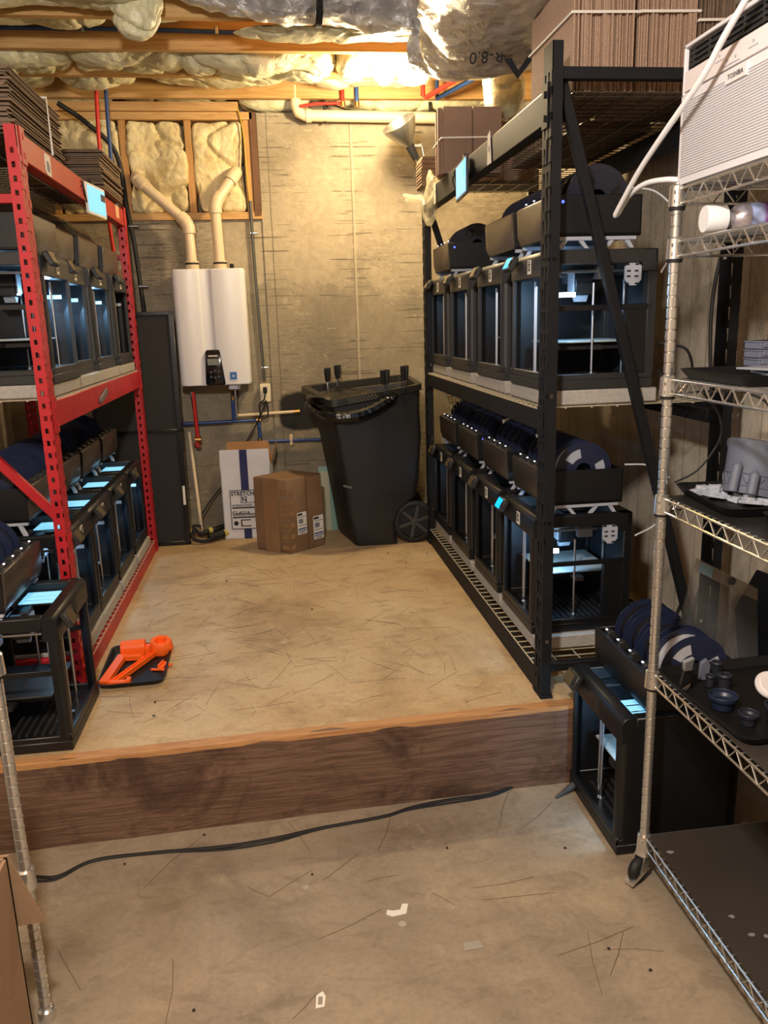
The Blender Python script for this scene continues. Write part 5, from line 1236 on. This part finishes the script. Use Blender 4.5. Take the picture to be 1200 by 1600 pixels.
mb = MB(); mb.loft([[quadlerp(*p)-nn for p in ((.06, .02), (.26, .02), (.26, .13), (.06, .13))], [quadlerp(*p)-nn*1.3 for p in ((.06, .02), (.26, .02), (.26, .13), (.06, .13))]]); bw(mb, 'tape', glass('tape_blue', (140, 180, 205), .75, .2), t)
mb = MB(); c0 = quadlerp(.55, .06); d = -nn.normalized(); mb.tube([c0, c0+d*.014], .011, 16); bw(mb, 'knob', mat('knob_smoke', (70, 72, 74), .2), t)
t = thing('dark_disc', 'dark plastic sheet behind the clear acrylic lid, far right', 'sheet', (1.45, 2.1, .3))
mb = MB(); mb.prism([(2.0, .12), (2.25, .1), (2.3, .3), (2.2, .46), (2.05, .47), (1.97, .35)], 'x', 1.43, 1.437); bw(mb, 'sheet', PLM, t)
# white wire grid leaning behind the lower printers, and one on top
def grid(label, M, w_, h_, n, m_):
    mb = MB()
    for i in range(n+1): mb.tube([M @ Vector((w_*i/n, 0, 0)), M @ Vector((w_*i/n, 0, h_))], .0022, 5)
    for j in range(m_+1): mb.tube([M @ Vector((0, 0, h_*j/m_)), M @ Vector((w_, 0, h_*j/m_))], .0022, 5)
    t = thing('wire_grid', label, 'wire grid', M.translation); bw(mb, 'wires', WIREW, t); return t
grid('cream wire grid standing behind the bottom shelf spools, far end', T(.96, 4.32, .56) @ RZ(.2) @ Matrix.Rotation(-.15, 4, 'Y'), .10, .30, 5, 9)
grid('cream wire grid behind the farthest spools on the middle shelf', T(.93, 4.30, 1.50) @ RZ(-.1), .15, .14, 6, 5)
mb = MB(); mb.prism([(0, 0), (.12, .0), (.11, .17), (.03, .19)], 'y', 0, .07)
simple('dark_box', 'dark box standing behind the wire grid on the middle shelf', 'box', mb, PLG, (1.06, 3.62, 1.437))

# ---------------------------------------------------------------- floor things
t = tray('black tray of orange printed parts on the platform by the red rack', T(-.577, 2.915, .001) @ RZ(math.radians(2)), .235, .375, .02)
def ori(mb, name, label, loc, rz, mt=ORG, rot=None): return simple(name, label, 'printed part', mb, mt, loc, rz, .0015, rot=rot)
mb = MB(); mb.box(-.016, .016, -.12, .12, 0, .022); mb.box(-.016, .075, .098, .12, 0, .02); mb.box(-.016, .08, -.12, -.10, 0, .016); mb.cbox((.085, -.110, .012), (.014, .03, .024)); mb.cbox((.085, .105, .006), (.02, .022, .012))
ori(mb, 'orange_bracket', 'orange printed C-shaped bracket at the left end of the tray', (-.655, 2.87, .006), -.10)
mb = MB(); mb.box(-.011, .011, -.16, .14, 0, .010); mb.box(-.011, -.007, -.16, .14, .008, .020); mb.box(.007, .011, -.16, .14, .008, .020); mb.box(-.06, -.006, -.165, -.145, 0, .010)
ori(mb, 'orange_channel', 'long orange printed channel strip lying diagonally on the tray', (-.565, 2.91, .007), -.42)
mb = MB(); mb.lathe([(.0, 0), (.045, 0), (.049, .012), (.04, .05), (.024, .05), (.022, .02), (0, .018)], 8, Matrix.Rotation(.2, 4, 'X')); ori(mb, 'orange_funnel', 'octagonal orange printed funnel at the back right of the tray', (-.505, 3.035, .008), .3)
mb = MB(); mb.box(-.045, .045, -.03, .03, .0, .036); mb.lathe([(.030, -.045), (.030, .045), (.0, .045)], 14, T(0, 0, .028) @ Matrix.Rotation(PI/2, 4, 'Y')); mb.box(.045, .062, -.024, .024, 0, .030); ori(mb, 'orange_block', 'rounded orange printed block at the back left of the tray', (-.608, 3.03, .006), .05)
mb = MB(); mb.box(-.035, .030, -.012, .0, 0, .006); mb.box(-.008, .010, -.012, .055, 0, .010); mb.box(-.02, .03, .03, .042, 0, .008); mb.box(-.012, -.004, .0, .05, .006, .018); ori(mb, 'orange_clip', 'small orange printed clip at the near right of the tray', (-.485, 2.86, .006), -.25)
# cords across the lower floor
z = -.282+.005
P0 = [(-.95, 2.10, z), (-.782, 2.12, z), (-.70, 2.111, z), (-.607, 2.168, z), (-.423, 2.172, z), (-.236, 2.166, z), (-.08, 2.180, z), (.054, 2.205, z), (.256, 2.231, z), (.35, 2.262, z), (.473, 2.283, z), (.62, 2.292, z), (.749, 2.335, z), (.86, 2.345, z), (.92, 2.345, z)]
cord('black power cord running across the lower floor along the step', P0, .005, RUB, 'power_cord')
P1 = [(p[0], p[1]+(-.006-.010*math.sin(i*1.4)), z-.001) for i, p in enumerate(P0)]
cord('thinner second black cord beside the power cord on lower floor', P1, .0032, RUB, 'power_cord')
t = thing('printed_cone', 'small dark grey cone lying by the foot of the lower floor printer', 'printed part', (.852, 2.25, -.27), rot=(0, math.radians(82), math.radians(28)))
mb = MB(); mb.lathe([(0, -.04), (.003, -.04), (.012, .035), (.012, .045), (0, .045)], 16); mb.build('cone', mat('cone_grey', (70, 72, 74), .5), t)
def scrap(poly, x, y, z, rz, mt, label, name='paper_scrap', cat='scrap', h=.0012, curl=0):
    mb = MB(); mb.prism(poly, 'z', 0, h); return simple(name, label, cat, mb, mt, (x, y, z+.0005), rz, 0)
scrap([(-.03, -.004), (-.024, .012), (-.012, .006), (.01, .004), (.02, .024), (.036, .020), (.022, -.014), (-.016, -.016)], .235, 1.815, -.282, .1, PAPER, 'torn white paper scrap in the middle of the lower floor')
mb = MB(); mb.lathe([(0, 0), (.011, 0), (.011, .002), (0, .002)], 16); simple('clear_dot', 'small round grey sticker below the torn white paper', 'sticker', mb, mat('dot_grey', (160, 152, 138), .5), (.242, 1.768, -.282))
scrap([(-.026, -.012), (.024, -.012), (.020, .014), (-.022, .014)], .405, 1.665, -.282, .06, mat('faded_label', (150, 146, 134), .6), 'faded grey label stuck flat on the lower floor')
s_ = scrap([(-.010, -.022), (.010, -.018), (.012, .012), (.004, .026), (-.010, .014)], .018, 1.560, -.282, -.1, PAPER, 'small white tag with print near the bottom of the lower floor', 'white_tag', 'tag')
mb = MB(); mb.box(-.005, .005, -.012, .010, .0012, .0018); mb.build('print', mat('tag_grey', (140, 134, 124), .7), s_)
mb = MB(); mb.lathe([(0, 0), (.010, 0), (.010, .002), (0, .002)], 14); simple('clear_dot', 'round pale dot on the lower floor left of centre', 'sticker', mb, MATS['dot_grey'], (.0, 1.95, -.282))
# filament whiskers: uncountable litter of straight strands, one mesh per level
def strands(name, label, region, n, seed, z, r=.0009, lmin=.05, lmax=.22, extra=()):
    rnd = random.Random(seed); mb = MB()
    lines = []
    for _ in range(n):
        x, y = rnd.uniform(*region[:2]), rnd.uniform(*region[2:]); a = rnd.uniform(0, PI); L = rnd.uniform(lmin, lmax)
        lines.append(((x, y), (x+L*math.cos(a), y+L*math.sin(a)))); 
    for (p, q) in list(extra)+lines:
        p, q = Vector((*p, z)), Vector((*q, z)); m_ = (p+q)/2+Vector((-(q-p).y, (q-p).x, 0))*rnd.uniform(-.04, .04)+Vector((0, 0, .001))
        mb.tube([p, m_, q], r, 4)
    o = mb.build(name, STRM); return tag(o, label, 'filament scraps', None, 'stuff')
STRM = mat('strand_dark', (112, 92, 66), .5)
strands('filament_strands', 'thin straight filament strands littered over the concrete platform', (-.62, .70, 2.40, 4.15), 150, 5, .0008, .0005)
strands('filament_strands', 'thin straight filament strands scattered over the lower concrete floor', (-.7, .85, 1.45, 2.25), 8, 9, -.2812, .0007,
        extra=[((.60, 1.60), (.82, 1.66)), ((.66, 1.47), (.70, 1.66)), ((.70, 1.52), (.79, 1.65)), ((.72, 1.60), (.86, 1.57)), ((.60, 2.12), (.68, 2.30)), ((.66, 2.10), (.80, 2.22)), ((.02, 2.10), (-.04, 2.26)), ((.05, 1.97), (.17, 2.08)), ((.45, 1.87), (.63, 1.885)), ((.47, 1.82), (.67, 1.815)), ((-.45, 2.02), (-.30, 2.24)), ((-.16, 1.98), (-.10, 1.93)), ((-.10, 1.93), (.02, 2.02))])
rnd = random.Random(12); CR = mat('crumb_dark', (34, 30, 30), .6)
def crumb(k):
    r = random.Random(k); mb = MB(); n = 6
    mb.loft([[(math.cos(i*2*PI/n)*r.uniform(.003, .008), math.sin(i*2*PI/n)*r.uniform(.003, .006), 0) for i in range(n)], [(math.cos(i*2*PI/n)*.003, math.sin(i*2*PI/n)*.003, .005) for i in range(n)]]); return mb
CP = [(-.46, 2.50, 0, 'by the near side of the orange tray'), (-.47, 2.60, 0, 'just in front of the orange tray'), (.55, 4.20, 0, 'in front of the wheeled bin'), (.76, 4.14, 0, 'beside the far foot of black rack'), (.62, 4.0, 0, 'midway between bin and black rack foot'), (.10, 3.4, 0, 'in the middle of the platform'),
      (-.30, 3.9, 0, 'in front of the white box'), (.64, 2.30, -.282, 'under the step at right'), (.42, 2.05, -.282, 'right of centre on the lower floor'), (.76, 1.99, -.282, 'left of the caster'), (.80, 1.52, -.282, 'at the lower right of the floor'), (.73, 1.60, -.282, 'on the crossed strands at right'),
      (-.27, 1.58, -.282, 'at the lower left of the floor'), (.02, 2.0, -.282, 'near the cord at centre'), (-.52, 2.14, -.282, 'left under the cord'), (-.30, 2.24, -.282, 'against the step at left')]
for k, (x, y, zz, lb) in enumerate(CP): simple('plastic_crumb', 'tiny dark plastic crumb %s' % lb, 'scrap', crumb(k), CR, (x, y, zz), k)

# ---------------------------------------------------------------- left foreground
t = thing('wire_shelving', 'chrome shelving post with grooves at the lower left edge', 'shelving', (-.60, 1.614, -.282))
chrome_post('post', -.60, 1.614, -.282, .62, t)
for z in (.10, -.262):
    mb = MB(); mb.lathe([(.0130, -.036), (.0205, -.038), (.0185, .006), (.0135, .010)], 18, T(-.60, 1.614, z)); bw(mb, 'collar', CHR, t)
chrome_post('post', -1.0, 1.614, -.282, .62, t); chrome_post('post', -.60, .7, -.282, .62, t); chrome_post('post', -1.0, .7, -.282, .62, t)
wire_shelf(t, -.60, -1.0, .70, 1.614, .60, CHR)

t = thing('cardboard_box', 'open cardboard box with a bent flap at the bottom left corner', 'box', (-.75, 1.35, -.282))
mb = MB(); X0, X1, Y0, Y1, Z1 = -.95, -.588, 1.1, 1.50, .218
for b in ((X1-.006, X1, Y0, Y1), (X0, X0+.006, Y0, Y1), (X0, X1, Y1-.006, Y1), (X0, X1, Y0, Y0+.006)): mb.box(*b, -.282, Z1-.0)
mb.box(X0, X1, Y0, Y1, -.282, -.276)
CB2 = mat('cardboard_light', (148, 120, 92), .75, 0, .06, 8, .1, 50)
bw(mb, 'carton', CB2, t)
mb = MB(); mb.loft([[(X1-.16, Y1+.004, Z1), (X1, Y1+.004, Z1), (X1, Y1+.009, Z1), (X1-.16, Y1+.009, Z1)], [(X1-.08, Y1+.02, .035), (X1+.046, Y1+.02, .045), (X1+.046, Y1+.025, .045), (X1-.08, Y1+.025, .035)]]); bw(mb, 'flap', CB2, t)

for o in bpy.data.objects:
    if o.parent is None and .33 < o.location.z < .40 and .93 < o.location.x < 1.16 and o.name.split('.')[0] in ('dark_bowl', 'stepped_disc', 'dark_fitting', 'scraper', 'grey_part'):
        o.location.x -= .022
# ---------------------------------------------------------------- shift everything so that the lower floor is at z = 0
bpy.context.view_layer.update()
for o in bpy.data.objects:
    if o.parent is None: o.location.z += OFF
